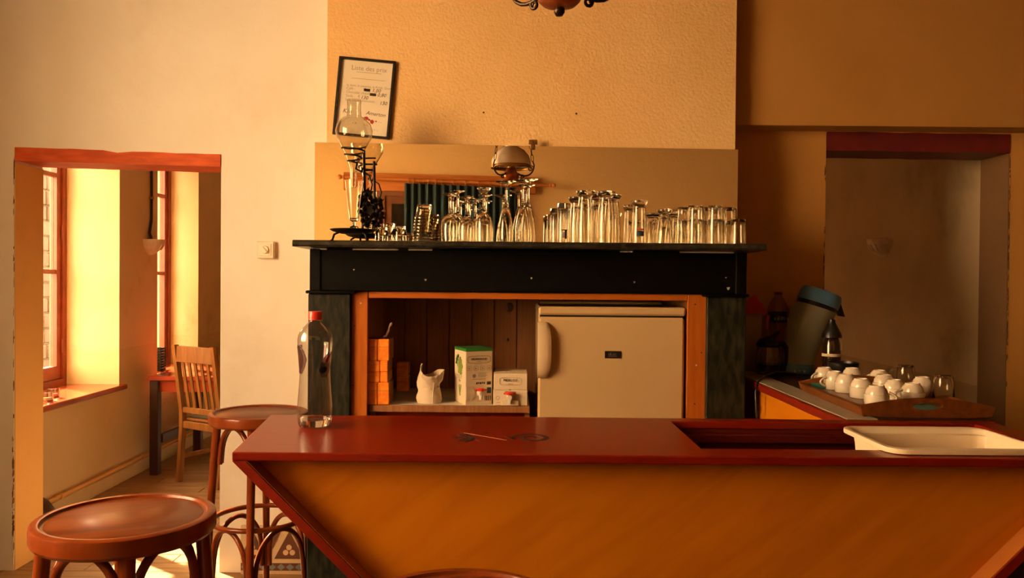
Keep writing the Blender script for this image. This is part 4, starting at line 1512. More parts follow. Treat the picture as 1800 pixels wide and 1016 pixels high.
# ------------------------------------------------------------------ decanter stand
DY = 3.36
kd = DY / F
dx0 = spot(621, DY)
ds = thing('decanter_stand', 'black wrought-iron decanter stand with grape cluster holding a round glass decanter', 'decanter', (dx0, DY, SZ))
zz_ = lambda py: at(621, py, Y=DY).z - SZ
xx_ = lambda px: (px - 621) * kd
MB().lathe([(0, zz_(411)), (.050, zz_(411)), (.085, zz_(407)), (.096, zz_(404)), (.094, zz_(403)), (.06, zz_(406)), (0, zz_(407))], 40).build('base_plate', M['black_iron'], ds, True, 50)
for a in (200, 320, 80):
    c_, s_ = math.cos(R(a)), math.sin(R(a))
    MB().tube([(.060 * c_, .060 * s_, zz_(409)), (.078 * c_, .078 * s_, zz_(413)), (.085 * c_, .085 * s_, .006), (.092 * c_, .092 * s_, .004)], .0045, 8).build('foot', M['black_iron'], ds, True, 60)
sx, sy = xx_(636), .035
MB().tube([(sx - .006, sy, zz_(408)), (sx, sy, zz_(370)), (sx + .004, sy, zz_(330)), (sx + .002, sy, zz_(300)), (sx, sy, zz_(262))], .006, 8).build('spine', M['black_iron'], ds, True, 60)
coil = []
for i in range(73):
    t = i / 72
    a = R(40) + t * R(1000)
    r = (23 - 14 * t) * kd
    coil.append((xx_(621) + r * math.cos(a), r * math.sin(a), zz_(256) + (zz_(287) - zz_(256)) * t))
MB().tube(coil, .0038, 8).build('coil', M['black_iron'], ds, True, 60)
MB().tube([(sx, sy, zz_(292)), (sx - .010, sy - .014, zz_(300)), (xx_(624), .006, zz_(296)), coil[-1]], .004, 8).build('coil_arm', M['black_iron'], ds, True, 60)
MB().tube([(sx, sy, zz_(300)), (sx + .022, sy, zz_(306)), (sx + .034, sy + .005, zz_(322)), (sx + .026, sy + .008, zz_(338))], .0035, 8).build('tendril', M['black_iron'], ds, True, 60)
# grape cluster: each grape its own part
gmesh = MB().lathe([(0, -.0105), (.0065, -.0085), (.0105, -.001), (.0085, .0065), (.004, .010), (0, .0108)], 10).mesh('grape', M['black_iron'], True, 60)
cl = MB().tube([(sx + .006, sy, zz_(332)), (sx + .012, sy - .004, zz_(360)), (sx + .008, sy - .004, zz_(392))], .008, 8).build('grape_stalk', M['black_iron'], ds, True, 60)
for i in range(30):
    t = (i + .5) / 30
    z = zz_(336) + (zz_(396) - zz_(336)) * t
    rr = .006 + .020 * math.sin(PI * min(1, t * .9 + .12)) ** .8
    a = i * 2.4
    link('grape', gmesh, cl, (sx + .012 + rr * math.cos(a), sy - .004 + rr * math.sin(a), z))
lf = MB()
lf.prism([(0, 0), (.014, .012), (.030, .010), (.026, .024), (.036, .036), (.020, .036), (.012, .050), (.002, .036), (-.012, .036), (-.006, .022), (-.014, .008)], lambda u, v, d: (u, d, v), 0, .002)
lf.build('vine_leaf', M['black_iron'], ds, loc=(sx + .010, sy - .020, zz_(350)))
lf2 = link('vine_leaf', ds.children[-1].data, ds, (sx + .004, sy - .030, zz_(375)), (0, R(35), 0))
q = .0012
outer = [(11.5, 175), (12.5, 177), (11.8, 190), (12.5, 204), (20, 209), (29, 218), (32.5, 230), (30.5, 243), (23, 256), (15, 270), (9.5, 285), (6, 298), (5.2, 320), (4.2, 330)]
pr = [(a * kd, zz_(b)) for a, b in outer]
pr += [(max(a * kd - q, .0015), zz_(b)) for a, b in outer[::-1]]
pr.append(pr[0])
MB().lathe(pr, 36).build('decanter', M['glass'], ds, True, 50)
pr = [(0, zz_(403)), (.017, zz_(403)), (.018, zz_(401)), (.006, zz_(399)), (.005, zz_(393)), (8 * kd, zz_(390)), (16.5 * kd, zz_(320)), (16.5 * kd - q, zz_(320)), (8 * kd - q, zz_(386)), (0, zz_(388))]
cg = MB().lathe(pr, 28).build('cone_glass', M['glass'], None, True, 50, (dx0 + xx_(624), DY - .022, SZ + .0045))
tag(cg, 'conical glass standing on the iron decanter stand under the decanter spout', 'glass')

# ------------------------------------------------------------------ framed price list
P = at(640, 172, Y=BY - .012)
pl = thing('framed_price_list', 'black framed handwritten price list hanging crooked on the chimney breast', 'picture', (P.x, BY - .001, P.z))
pl.rotation_euler = (0, R(4.8), 0)
kp = (BY - .012) / F
W2, H2 = 49.5 * kp, 68.5 * kp
fw_ = 4.2 * kp
m = MB()
for (a, b, c, d) in ((-W2, W2, H2 - fw_, H2), (-W2, W2, -H2, -H2 + fw_), (-W2, -W2 + fw_, -H2 + fw_, H2 - fw_), (W2 - fw_, W2, -H2 + fw_, H2 - fw_)):
    m.box(a, b, -.016, 0, c, d)
m.build('frame_moulding', M['black_frame'], pl)
MB().box(-W2 + fw_, W2 - fw_, -.004, -.001, -H2 + fw_, H2 - fw_).build('paper', M['paper'], pl)
MB().box(-W2 + fw_, W2 - fw_, -.010, -.0085, -H2 + fw_, H2 - fw_).build('picture_glass', M['picture_glass'], pl)


def ink(body, u, v, size, material, shear=0.0, align='LEFT', name='lettering', rot=0.0):
    return text_part(name, body, size, material, pl, T(u * kp, -.0042, v * kp) @ FACE @ Matrix.Rotation(R(rot), 4, 'Z'), shear, .0002, align)


ink('Liste des prix', 4, 48, .029, M['print_faint'], align='CENTER', name='heading')
MB().box(-18 * kp, 26 * kp, -.0045, -.004, 44.5 * kp, 45.2 * kp).build('rule', M['print_faint'], pl)
MB().box(-26 * kp, 34 * kp, -.0045, -.004, 33 * kp, 33.6 * kp).build('rule', M['print_faint'], pl)
for (s_, v) in (('le demi, le panaché, le Kriek, Quart B', 19), ('Café :        €', 13), ('Chocolat chaud :   €', 6.5), ('Soda :   €', 0), ('Les autres boissons :      €', -6.5)):
    ink(s_, -33, v, .0165 if len(s_) < 30 else .0140, M['print_faint'])
for (u, v, w_) in ((-2, 14.5, 11), (9, 7.5, 11)):
    MB().box(u * kp, (u + w_) * kp, -.0046, -.004, (v - 2.4) * kp, (v + 2.4) * kp).build('crossed_out', M['print_dark'], pl)
for (s_, u, v) in (('1,00', 13, 12), ('0,80', 23, 5), ('130', -6, -2), ('130', 30 - 2, -9)):
    ink(s_, u - 1, v, .0225, M['print_dark'], .25, name='handwriting')
ink('Kas', -36, -28, .025, M['print_dark'], .3, name='handwriting')
ink('Amerton', 5, -28, .0235, M['print_dark'], .3, name='handwriting', rot=-3)
for (u, v, w_, h_) in ((2, -33, 9, 5), (13, -38, 8, 6), (9, -36, 5, 3), (22, -38, 4, 2)):
    m = MB()
    m.prism([(u, v), (u + w_ * .6, v + h_ * .3), (u + w_, v - h_ * .2), (u + w_ * .7, v - h_), (u + w_ * .2, v - h_ * .8)], lambda a, b, d: (a * kp, d, b * kp), -.0046, -.004)
    m.build('red_sketch', M['print_red'], pl)
ink('- -', 28, -41, .016, M['print_dark'], name='handwriting')
ink('~ r.', -18, -47, .016, M['print_dark'], name='handwriting')
ink('~ n..', 3, -48, .016, M['print_dark'], name='handwriting')
ink('-- .:', 20, -55, .016, M['print_dark'], name='handwriting')

# ------------------------------------------------------------------ mirror on the breast
mr = thing('wall_mirror', 'wide frameless mirror standing on the mantel against the chimney breast', 'mirror', (MIRROR_P.x, MIRROR_P.y, SZ + .0006), MIRROR_YAW)
a, b = at(553, 250, Y=3.54), at(1298, 263, Y=3.605)
m = MB()
xl, xr = a.x - MIRROR_P.x, b.x - MIRROR_P.x
zl, zr = a.z - SZ, b.z - SZ
m.add([(xl, 0, 0), (xr, 0, 0), (xr, 0, zr), (xl, 0, zl), (xl, .005, 0), (xr, .005, 0), (xr, .005, zr), (xl, .005, zl)],
      [(0, 1, 2, 3), (4, 5, 6, 7), (0, 1, 5, 4), (1, 2, 6, 5), (2, 3, 7, 6), (3, 0, 4, 7)])
m.build('mirror_glass', M['mirror'], mr)
p = at(937, 256, Y=3.57)
lx = (p - MIRROR_P).dot(Vector((math.cos(MIRROR_YAW), math.sin(MIRROR_YAW), 0)))
z0 = p.z - SZ
m = MB()
m.rbox(lx - .019, lx + .019, -.004, .012, z0 + .006, z0 + .026, .002)
m.rbox(lx - .011, lx + .010, -.005, -.001, z0 - .018, z0 + .008, .002)
m.build('mirror_clip', M['brass'], mr)
MB().lathe([(0, .002), (.004, .002), (.005, 0), (0, 0)], 10, T(lx, -.004, z0 + .016) @ Matrix.Rotation(R(90), 4, 'X')).build('clip_screw', M['brass'], mr)

# ------------------------------------------------------------------ pendant lamp above the bar
lp = at(983, 30, Y=1.9)
LZ = lp.z + .004
lamp = thing('pendant_lamp', 'old hanging oil-lamp style pendant with copper bowl above the bar', 'lamp', (lp.x, 1.9, LZ))
MB().lathe([(0, 0), (.008, .001), (.012, .007), (.0125, .014), (.010, .016), (.022, .018), (.038, .023), (.049, .033), (.053, .046), (.050, .060), (.040, .072), (.033, .090), (.030, .100), (0, .101)], 32).build('bowl', M['copper'], lamp, True, 50)
MB().lathe([(0, -.002), (.008, -.001), (.0125, .006), (.0128, .014), (.0095, .0205), (0, .021)], 20).build('finial', M['bronze'], lamp, True, 60)
MB().lathe([(.024, .1015), (.026, .110), (.022, .120), (.020, .120), (.020, .1015)], 24).build('burner', M['brass'], lamp, True, 50)
n = 40
MB().tube([(.128 * math.cos(2 * PI * i / n), .128 * math.sin(2 * PI * i / n), .100) for i in range(n)], .0045, 8, True).build('shade_ring', M['brass'], lamp, True, 60)
MB().lathe([(.127, .102), (.130, .105), (.130, .115), (.128, .117), (.126, .115), (.126, .105), (.127, .102)], 40).build('gallery', M['brass'], lamp, True, 50)
MB().lathe([(.128, .116), (.126, .145), (.112, .181), (.085, .213), (.050, .233), (.040, .237), (.040, .253), (.037, .253), (.037, .234), (.083, .210), (.109, .179), (.123, .144), (.125, .116), (.128, .116)], 40).build('shade', M['opal'], lamp, True, 50)
for k in range(3):
    a = R(20 + 120 * k)
    A = Matrix.Rotation(a, 4, 'Z')
    arm = [(.046, 0, .062), (.060, 0, .054), (.078, 0, .048), (.096, 0, .046), (.114, 0, .049), (.130, 0, .058), (.143, 0, .073), (.151, 0, .092), (.153, 0, .110), (.149, 0, .126), (.143, 0, .138)]
    ao = MB().tube(arm, [.006, .0058, .0055, .005, .005, .005, .005, .0045, .0045, .004, .004], 8, M=A).build('arm', M['bronze'], lamp, True, 60)
    curl = [(.150, 0, .105)] + [(.130 + .020 * (1 - i / 14 * .7) * math.cos(R(20 + i * 34)), 0, .092 + .020 * (1 - i / 14 * .7) * math.sin(R(20 + i * 34))) for i in range(15)]
    MB().tube([c for c in curl[1:]], .0035, 6, M=A).build('curl', M['bronze'], ao, True, 60)
    curl = [(.074 + .012 * (1 - i / 14 * .6) * math.cos(R(100 - i * 34)), 0, .040 + .012 * (1 - i / 14 * .6) * math.sin(R(100 - i * 34))) for i in range(15)]
    MB().tube(curl, [.0055 - .0002 * i for i in range(15)], 8, M=A).build('curl', M['bronze'], ao, True, 60)
    # chain up to the ceiling hook
    n_l = 20
    top_z = CEIL - .08 - LZ
    for i in range(n_l):
        t0_ = i / n_l
        t1_ = (i + 1) / n_l
        P0 = Vector((.143, 0, .138)).lerp(Vector((.012, 0, top_z)), t0_)
        P1 = Vector((.143, 0, .138)).lerp(Vector((.012, 0, top_z)), t1_)
        mid = (P0 + P1) / 2
        d_ = (P1 - P0)
        L_ = d_.length / 2 + .004
        u_ = d_.normalized()
        w_ = Vector((0, 1, 0)) if i % 2 else u_.cross(Vector((0, 1, 0)))
        MB().tube([mid + u_ * L_ * math.cos(2 * PI * q / 12) + w_ * .009 * math.sin(2 * PI * q / 12) for q in range(12)], .0022, 5, True, M=A).build('chain_link', M['bronze'], lamp, True, 60)
MB().lathe([(0, CEIL - LZ - .085), (.02, CEIL - LZ - .08), (.03, CEIL - LZ - .05), (.05, CEIL - LZ - .012), (.05, CEIL - LZ - .0005), (0, CEIL - LZ - .0005)], 24).build('ceiling_rose', M['bronze'], lamp, True, 50)

# ------------------------------------------------------------------ what the mirror shows on the rear wall
RWF = Matrix((( RW_U.x, -RW_N.x, 0, 0), (RW_U.y, -RW_N.y, 0, 0), (0, 0, 1, 0), (0, 0, 0, 1)))  # local: x along wall, -y into room


def rw(px, py, off=0.0):
    p = mirrored(px, py, RWP + RW_N * off, RW_N)
    return (p - RWP).dot(RW_U), p.z


RWZ = R(-4)
# local frame: x along RW_U, y = RW_N (into the room)
u0, zA = rw(606, 311, .10)
u1, zB = rw(965, 326, .10)
rod = thing('curtain_rod', 'wooden curtain rod with rings on the rear wall, seen in the mirror', 'curtain rod', tuple(RWP), RWZ)
MB().tube([(u0, .10, zA), (u1, .10, zB)], .016, 12).build('rod', M['lintel_wood'], rod, True, 60)
for (u, z, s_) in ((u0, zA, -1), (u1, zB, 1)):
    MB().lathe([(0, 0), (.014, .0), (.020, .010), (.012, .022), (.022, .036), (.024, .050), (.014, .064), (0, .07)], 16, T(u, .10, z) @ Matrix.Rotation(R(90 * s_), 4, 'Y')).build('finial', M['lintel_wood'], rod, True, 50)
for t in (.1, .93):
    u, z = u0 + (u1 - u0) * t, zA + (zB - zA) * t
    MB().tube([(u, .0, z), (u, .10, z)], .012, 8).build('bracket', M['lintel_wood'], rod, True, 60)
zr_ = lambda u: zA + (zB - zA) * (u - u0) / (u1 - u0)
for px in (718, 727, 736, 744, 753, 766, 776, 797, 818, 841, 861, 880, 898):
    u, _ = rw(px, 318, .10)
    n = 16
    MB().tube([(u, .10 + .024 * math.cos(2 * PI * i / n), zr_(u) - .006 + .024 * math.sin(2 * PI * i / n)) for i in range(n)], .003, 6, True).build('ring', M['lintel_wood'], rod, True, 60)
# curtain
ca, _ = rw(711, 330, .10)
cb, _ = rw(906, 330, .10)
cu = thing('curtain', 'dark teal pleated curtain hanging from the rod, reflected in the mirror', 'curtain', tuple(RWP), RWZ)
vs, fs = [], []
nx, nz_ = 96, 6
for side_ in (0, 1):
    for j in range(nz_ + 1):
        for i in range(nx + 1):
            t = i / nx
            u = ca + (cb - ca) * t + .02 * math.sin(j) * 0
            z = (zr_(u) - .035) * (1 - j / nz_) + .25 * j / nz_
            amp = .022 + .012 * j / nz_
            y_ = .10 + amp * math.sin(t * 2 * PI * 15 + .7 * math.sin(t * 9)) + side_ * .004
            vs.append((u, y_, z))
nn = (nx + 1) * (nz_ + 1)
for s_ in (0, 1):
    for j in range(nz_):
        for i in range(nx):
            a = s_ * nn + j * (nx + 1) + i
            fs.append((a, a + 1, a + nx + 2, a + nx + 1))
for j in range(nz_):
    for i in (0, nx):
        a = j * (nx + 1) + i
        fs.append((a, a + nx + 1, nn + a + nx + 1, nn + a))
for i in range(nx):
    for j in (0, nz_):
        a = j * (nx + 1) + i
        fs.append((a, a + 1, nn + a + 1, nn + a))
MB().add(vs, fs).build('cloth', M['teal'], cu, True, 80)
# wooden lintel and the dark framed door behind the curtain
la, lzt = rw(604, 303, .03)
lb, _ = rw(941, 340, .03)
_, lzb = rw(700, 340, .03)
lt_ = thing('door_lintel', 'orange wooden lintel over the curtained rear door, seen in the mirror', 'lintel', tuple(RWP), RWZ)
MB().rbox(la, lb, .001, .05, lzb + .02, lzt, .004).build('lintel_board', M['lintel_wood'], lt_)
MB().rbox(la + .01, lb - .01, .001, .065, lzt - .05, lzt - .02, .004).build('lintel_moulding', M['lintel_wood'], lt_)
da, _ = rw(662, 380, .02)
db_ = cb + .05
dr = bpy.data.objects.new('door_1', None)
COL.objects.link(dr)
struct(dr)
dr.location = RWP
dr.rotation_euler = (0, 0, RWZ)
_, dzt = rw(700, 338, .03)
zt_d = lzb + .018
m = MB()
m.box(da, da + .075, .024, .045, 0, zt_d)
m.box(db_ - .075, db_, .024, .045, 0, zt_d)
m.box(da + .075, db_ - .075, .001, .045, zt_d - .045, zt_d)
m.build('casing', M['brown_casing'], dr)
m = MB()
m.box(da + .075, da + .14, .001, .030, 0.01, zt_d - .045)
m.box(db_ - .14, db_ - .075, .001, .030, 0.01, zt_d - .045)
m.box(da + .14, db_ - .14, .001, .030, zt_d - .115, zt_d - .045)
m.box(da + .14, db_ - .14, .001, .030, .01, .9)
m.build('door_leaf', M['brown_casing'], dr)
MB().box(da + .14, db_ - .14, .005, .012, .9, zt_d - .115).build('glazing', M['dark_glass'], dr)

# ------------------------------------------------------------------ things on the recess shelf
# wine cartons
c0 = at(818, 716, Y=FY + .062)
wbx = thing('wine_box', 'tall white wine carton with green top, grape picture and tap', 'carton', (c0.x, FY + .066, shz + .0005), R(24))
hb = at(818, 613, Y=FY + .066).z - shz
W_, D_ = .120, .135
MB().rbox(0, W_, 0, D_, 0, hb - .012, .0015).build('carton', M['card_white'], wbx)
MB().rbox(-.0006, W_ + .0006, -.0006, D_ + .0006, hb - .0135, hb, .0015).build('green_top', M['green'], wbx)
FB = lambda u, v: T(u, -.0004, v) @ FACE


def print_box(parent, u0, u1, v0, v1, material, name, y=-.0006):
    return MB().box(u0, u1, y, .0005, v0, v1).build(name, material, parent)


# gold cartouche
def cartouche(parent, uc, vc, w_, h_, t_, material):
    n = 24
    o_, i_ = [], []
    for k in range(n):
        a = 2 * PI * k / n
        cx, cy = math.copysign(abs(math.cos(a)) ** .45, math.cos(a)), math.copysign(abs(math.sin(a)) ** .45, math.sin(a))
        o_.append((uc + w_ * cx, vc + h_ * cy))
        i_.append((uc + (w_ - t_) * cx, vc + (h_ - t_) * cy))
    vs = [(u, -.0007, v) for u, v in o_ + i_]
    fs = [(k, (k + 1) % n, n + (k + 1) % n, n + k) for k in range(n)]
    vs += [(u, .0003, v) for u, v in o_ + i_]
    fs += [(k, (k + 1) % n, 2 * n + (k + 1) % n, 2 * n + k) for k in range(n)]
    MB().add(vs, fs).build('cartouche', material, parent)


cartouche(wbx, W_ / 2, hb * .80, W_ * .44, hb * .068, .0025, M['print_gold'])
text_part('lettering', 'SAUVIGNON', .0125, M['print_dark'], wbx, FB(W_ / 2, hb * .79))
text_part('lettering', 'BLANC', .006, M['print_grey'], wbx, FB(W_ / 2, hb * .755))
print_box(wbx, W_ * .32, W_ * .62, hb * .715, hb * .720, M['print_grey'], 'small_print')
for k in range(4):
    cartouche(wbx, W_ * (.13 + .25 * k), hb * .645, W_ * .085, hb * .040, .0012, M['print_gold'])
    print_box(wbx, W_ * (.10 + .25 * k), W_ * (.16 + .25 * k), hb * .63, hb * .655, M['print_faint'], 'pictogram')
for k in range(4):
    print_box(wbx, W_ * .46, W_ * (.80 - .05 * (k % 2)), hb * (.555 - .022 * k), hb * (.561 - .022 * k), M['print_grey'], 'small_print')
MB().lathe([(0, .0006), (.008, .0006), (.008, 0), (0, 0)], 14, T(W_ * .32, 0, hb * .51) @ Matrix.Rotation(R(90), 4, 'X')).build('seal', M['print_grey'], wbx)
print_box(wbx, W_ * .25, W_ * .75, hb * .445, hb * .452, M['print_grey'], 'small_print')
for k in range(5):
    print_box(wbx, W_ * (.40 + .07 * k), W_ * (.44 + .07 * k), hb * (.36 + .008 * (k % 2)), hb * .395, M['print_dark'], 'symbol')
print_box(wbx, W_ * .80, W_ * .95, hb * .345, hb * .40, M['print_dark'], 'dark_square')
print_box(wbx, W_ * .80, W_ * .96, hb * .19, hb * .295, M['print_blue'], 'dark_square')
for k in range(6):
    print_box(wbx, W_ * (.72 + .042 * k), W_ * (.72 + .042 * k + (.026 if k % 2 else .016)), hb * .06, hb * .145, M['print_dark'], 'barcode_bar')
m = MB()
m.prism([(.002, hb * .09), (W_ * .27, hb * .10), (W_ * .34, hb * .17), (W_ * .32, hb * .28), (W_ * .24, hb * .325), (.002, hb * .32)], lambda u, v, d: (u, d, v), -.003, .0005)
m.build('tap_flap', M['card_white'], wbx)


def tap(parent, u, v, s=1.0):
    m = MB()
    m.lathe([(0, 0), (.013 * s, 0), (.013 * s, .010 * s), (.010 * s, .012 * s), (.010 * s, .028 * s), (0, .030 * s)], 18, T(u, 0, v) @ Matrix.Rotation(R(90), 4, 'X'))
    m.lathe([(0, -.026 * s), (.007 * s, -.026 * s), (.009 * s, 0), (.009 * s, .012 * s), (0, .012 * s)], 14, T(u, -.018 * s, v))
    t_ = m.build('tap', M['pale_plastic'], parent, True, 50)
    m = MB()
    m.lathe([(0, 0), (.014 * s, 0), (.015 * s, .006 * s), (.010 * s, .011 * s), (0, .012 * s)], 16, T(u, -.018 * s, v + .011 * s))
    m.rbox(u - .024 * s, u + .024 * s, -.022 * s, -.014 * s, v + .012 * s, v + .018 * s, .001)
    m.build('tap_lever', M['red_plastic'], t_, True, 50)


tap(wbx, W_ * .52, hb * .20, 1.0)
# grape picture and lettering on the left side (local plane x=0)
SIDE = T(-.0005, 0, 0) @ Matrix(((0, 0, -1, 0), (-1, 0, 0, 0), (0, 1, 0, 0), (0, 0, 0, 1)))
for k in range(22):
    t = k / 22
    a = k * 2.4
    rr = .028 * math.sqrt(t)
    cy, cz_ = D_ * .5 + rr * math.cos(a), hb * .66 + rr * 1.25 * math.sin(a)
    MB().lathe([(0, .0007), (.0085, .0004), (.0095, 0), (0, 0)], 10, T(0, cy, cz_) @ Matrix.Rotation(R(-90), 4, 'Y')).build('printed_grape', M['grape'], wbx)
for (cy, cz_, s_) in ((.80, .74, 1.0), (.86, .68, .8), (.70, .80, .7)):
    m = MB()
    m.prism([(0, 0), (.012, .006), (.022, 0), (.018, .012), (.024, .022), (.010, .020), (.0, .028), (-.004, .014), (-.012, .008)], lambda u, v, d: (d, D_ * cy - u * s_, hb * cz_ + v * s_), -.0006, .0003)
    m.build('printed_leaf', M['leaf'], wbx)
for k in range(8):
    cz_ = hb * (.31 - .022 * k)
    rr = .016 * (1 - k / 9)
    for s_ in (-1, 1):
        MB().lathe([(0, .0007), (.006, .0004), (.007, 0), (0, 0)], 8, T(0, D_ * .5 + s_ * rr * .6, cz_) @ Matrix.Rotation(R(-90), 4, 'Y')).build('printed_grape', M['grape'], wbx)
m = MB()
m.prism([(.012, hb * .36), (D_ - .03, hb * .34), (D_ - .012, hb * .38), (D_ - .012, hb * .50), (.02, hb * .52), (.010, hb * .48)], lambda u, v, d: (d, u, v), -.0010, .0002)
m.build('side_label', M['card_white'], wbx)
text_part('lettering', 'JOLLY', .022, M['print_grey'], wbx, T(-.0012, D_ * .52, hb * .445) @ SIDE.to_3x3().to_4x4(), .1)
text_part('lettering', 'Vin', .018, M['print_grey'], wbx, T(-.0012, D_ * .52, hb * .385) @ SIDE.to_3x3().to_4x4(), .1)

e0, e1 = at(867, 718, Y=FY + .055), at(927, 718, Y=FY + .055)
mb_ = thing('wine_box', 'low white wine carton marked Merlot with red tap', 'carton', (e0.x, FY + .058, shz + .0005), R(0))
W_ = e1.x - e0.x
hm = at(895, 657, Y=FY + .058).z - shz
MB().rbox(0, W_, 0, .20, 0, hm * .49, .002).build('carton', M['card_white'], mb_)
MB().rbox(.001, W_ - .001, .001, .20, hm * .495, hm, .002).build('carton_lid', M['card_white'], mb_)
cartouche(mb_, W_ / 2, hm * .76, W_ * .33, hm * .12, .0015, M['print_gold'])
text_part('lettering', 'MERLOT', .016, M['print_dark'], mb_, FB(W_ / 2, hm * .75))
text_part('lettering', 'PAYS', .009, M['print_grey'], mb_, FB(W_ / 2, hm * .655))
print_box(mb_, W_ * .33, W_ * .67, hm * .415, hm * .44, M['print_grey'], 'small_print')
MB().lathe([(.006, .0006), (.008, .0006), (.008, 0), (.006, 0), (.006, .0006)], 14, T(W_ * .13, 0, hm * .24) @ Matrix.Rotation(R(90), 4, 'X')).build('seal', M['print_grey'], mb_)
print_box(mb_, W_ * .09, W_ * .19, hm * .09, hm * .105, M['print_grey'], 'small_print')
MB().box(W_ * .46, W_ * .52, .0005, .0012, hm * .485, hm * .505).build('notch', M['gap'], mb_)
MB().rbox(W_ * .25, W_ * .74, -.010, .0005, .002, hm * .17, .001).build('tap_flap', M['card_white'], mb_)
tap(mb_, W_ * .48, hm * .28, 1.05)
m = MB()
m.prism([(W_ * .32, .07), (W_ * .45, .09), (W_ * .55, .075), (W_ * .48, .10), (W_ * .40, .115)], lambda u, v, d: (u, v, d), hm - .0002, hm + .0012)
m.build('torn_spot', M['print_grey'], mb_)

# crumpled paper bag
bgp = at(754, 711, Y=FY + .12)
bag = thing('paper_bag', 'crumpled open white paper bag on the recess shelf', 'bag', (bgp.x, FY + .125, shz + .0005))
hB = at(754, 640, Y=FY + .125).z - shz
rng = random.Random(3)
rows = []
nb = 36
for j in range(15):
    t = j / 14
    row = []
    for i in range(nb):
        a = 2 * PI * i / nb
        r = .050 + .004 * math.sin(t * 9)
        if t > .55:
            r += .006 * math.sin(a * 3 + t * 8) + rng.uniform(-.003, .003)
            r *= 1 - .12 * (t - .55)
        zz = hB * .70 * t
        if t > .5:
            k = (t - .5) / .5
            # spikes: left peak and right bulge
            zz += k * (hB * .32 * max(0, math.cos(a - R(195))) ** 4 + hB * .16 * max(0, math.cos(a - R(25))) ** 2)
            r *= 1 - k * .25 * max(0, math.cos(a - R(195))) ** 4 + k * .14 * max(0, math.cos(a - R(10))) ** 3
        r += .0022 * math.sin(a * 7 + j * 1.3) * (0.4 + t)
        row.append((r * math.cos(a), r * .8 * math.sin(a), zz))
    rows.append(row)
inner = [[(x * .94, y * .94, z - .001) for (x, y, z) in row] for row in rows[::-1]]
inner[-1] = [(x, y, .004) for (x, y, z) in inner[-1]]
m = MB()
m.loft(rows + inner)
m.build('bag_paper', M['bag'], bag, True, 28)
MB().tube([(.018, -.041, .002), (.020, -.041, hB * .3), (.024, -.042, hB * .55)], .0012, 6).build('bag_seam', M['paper'], bag, True)

# orange packets
pk = {}


def packet(px0, px1, py0, py1, Y, d_, label, group):
    a_, b_ = at(px0, py1, Y=Y), at(px1, py0, Y=Y)
    o = thing('sugar_packet', label, 'packet', (a_.x, Y, a_.z), 0, group)
    w_, h_ = b_.x - a_.x - .0006, b_.z - a_.z - .0006
    MB().rbox(0, w_, 0, .016, 0, h_, .003).build('wrapper_front', M['orange_pack'], o)
    MB().rbox(.0005, w_ - .0003, .0162, d_, .0005, h_ - .0005, .003).build('wrapper_side', M['pack_side'], o)
    MB().box(.004, w_ - .004, -.0004, .001, h_ * .62, h_ * .64).build('fold', M['pack_side'], o)
    return o


GP = 'orange packets stacked on the recess shelf'
Yp = FY + .052
ys_ = [711.5, 672.5, 653.5, 634, 596]
zfix = None
rowsn = ['bottom row', 'second row', 'third row', 'top row']
for r_ in range(4):
    cols_ = ((643, 663.5, 'left'), (663.7, 683 if r_ in (1, 2) else 684.5, 'right'))
    if r_ in (1, 2):
        cols_ = ((643, 668, 'left'), (668.2, 682, 'right'))
    for (x0_, x1_, nm) in cols_:
        packet(x0_, x1_, ys_[r_ + 1], ys_[r_], Yp, .13, 'orange wrapped packet, %s of the %s in the shelf stack' % (nm, rowsn[r_]), GP)
packet(697, 718, 661, 688, FY + .36, .07, 'lower of two dim packets at the back of the shelf', GP)
packet(697, 718, 637, 660.8, FY + .36, .07, 'upper of two dim packets at the back of the shelf', GP)
p = at(684, 594, Y=Yp + .05)
o = MB().tube([(-.012, 0, .003), (0, 0, .008), (.010, 0, .030), (.012, 0, .044), (.020, 0, .058), (.023, 0, .064)], [.004, .005, .004, .003, .006, .002], 8).build('wrapping_twist', M['bag'], None, True, 60, (p.x - .012, Yp + .05, p.z + .001))
tag(o, 'twisted scrap of clear wrapping lying on top of the orange packets', 'wrapping')

# ------------------------------------------------------------------ light switch
s0_, s1_ = at(454.5, 425, Y=WY), at(484, 454, Y=WY)
sw = thing('light_switch', 'square cream rotary light switch on the wall beside the doorway', 'switch', ((s0_.x + s1_.x) / 2, WY, (s0_.z + s1_.z) / 2))
hw = (s1_.x - s0_.x) / 2
MB().rbox(-hw, hw, -.028, 0, -hw, hw, .004).build('switch_plate', M['switch'], sw)
MB().rbox(-hw * .72, hw * .72, -.031, -.027, -hw * .72, hw * .72, .002).build('switch_centre', M['switch'], sw)
MB().lathe([(0, .010), (hw * .42, .009), (hw * .48, .004), (hw * .48, 0), (0, 0)], 24, T(0, -.030, 0) @ Matrix.Rotation(R(90), 4, 'X')).build('dial', M['switch'], sw, True, 50)
MB().rbox(-.005, .005, -.046, -.038, -hw * .42, hw * .42, .001, M=Matrix.Rotation(R(-40), 4, 'Y')).build('dial_grip', M['switch'], sw)

# ------------------------------------------------------------------ encaustic tile panel at the wall foot
tx0_, tx1_ = at(423, 960, Y=WY - .02).x, at(534, 960, Y=WY - .02).x
tp = thing('tile_panel', 'cream, brown and blue patterned tile plinth at the foot of the left wall', 'tile panel', (tx0_, WY - .02, 0))
zt0 = at(480, 925, Y=WY - .02).z
MB().box(0, tx1_ - tx0_, .002, .0195, 0, zt0).build('backing', M['tile_cream'], tp)
Wt = tx1_ - tx0_
zz2 = lambda py: at(480, py, Y=WY - .02).z
za, zb_ = zz2(982), zz2(935)
tw = Wt / 1.72


def flatpoly(pts, material, name, y0=-.0015):
    m = MB()
    m.prism(pts, lambda u, v, d: (u, d, v), y0, .0025)
    return m.build(name, material, tp)


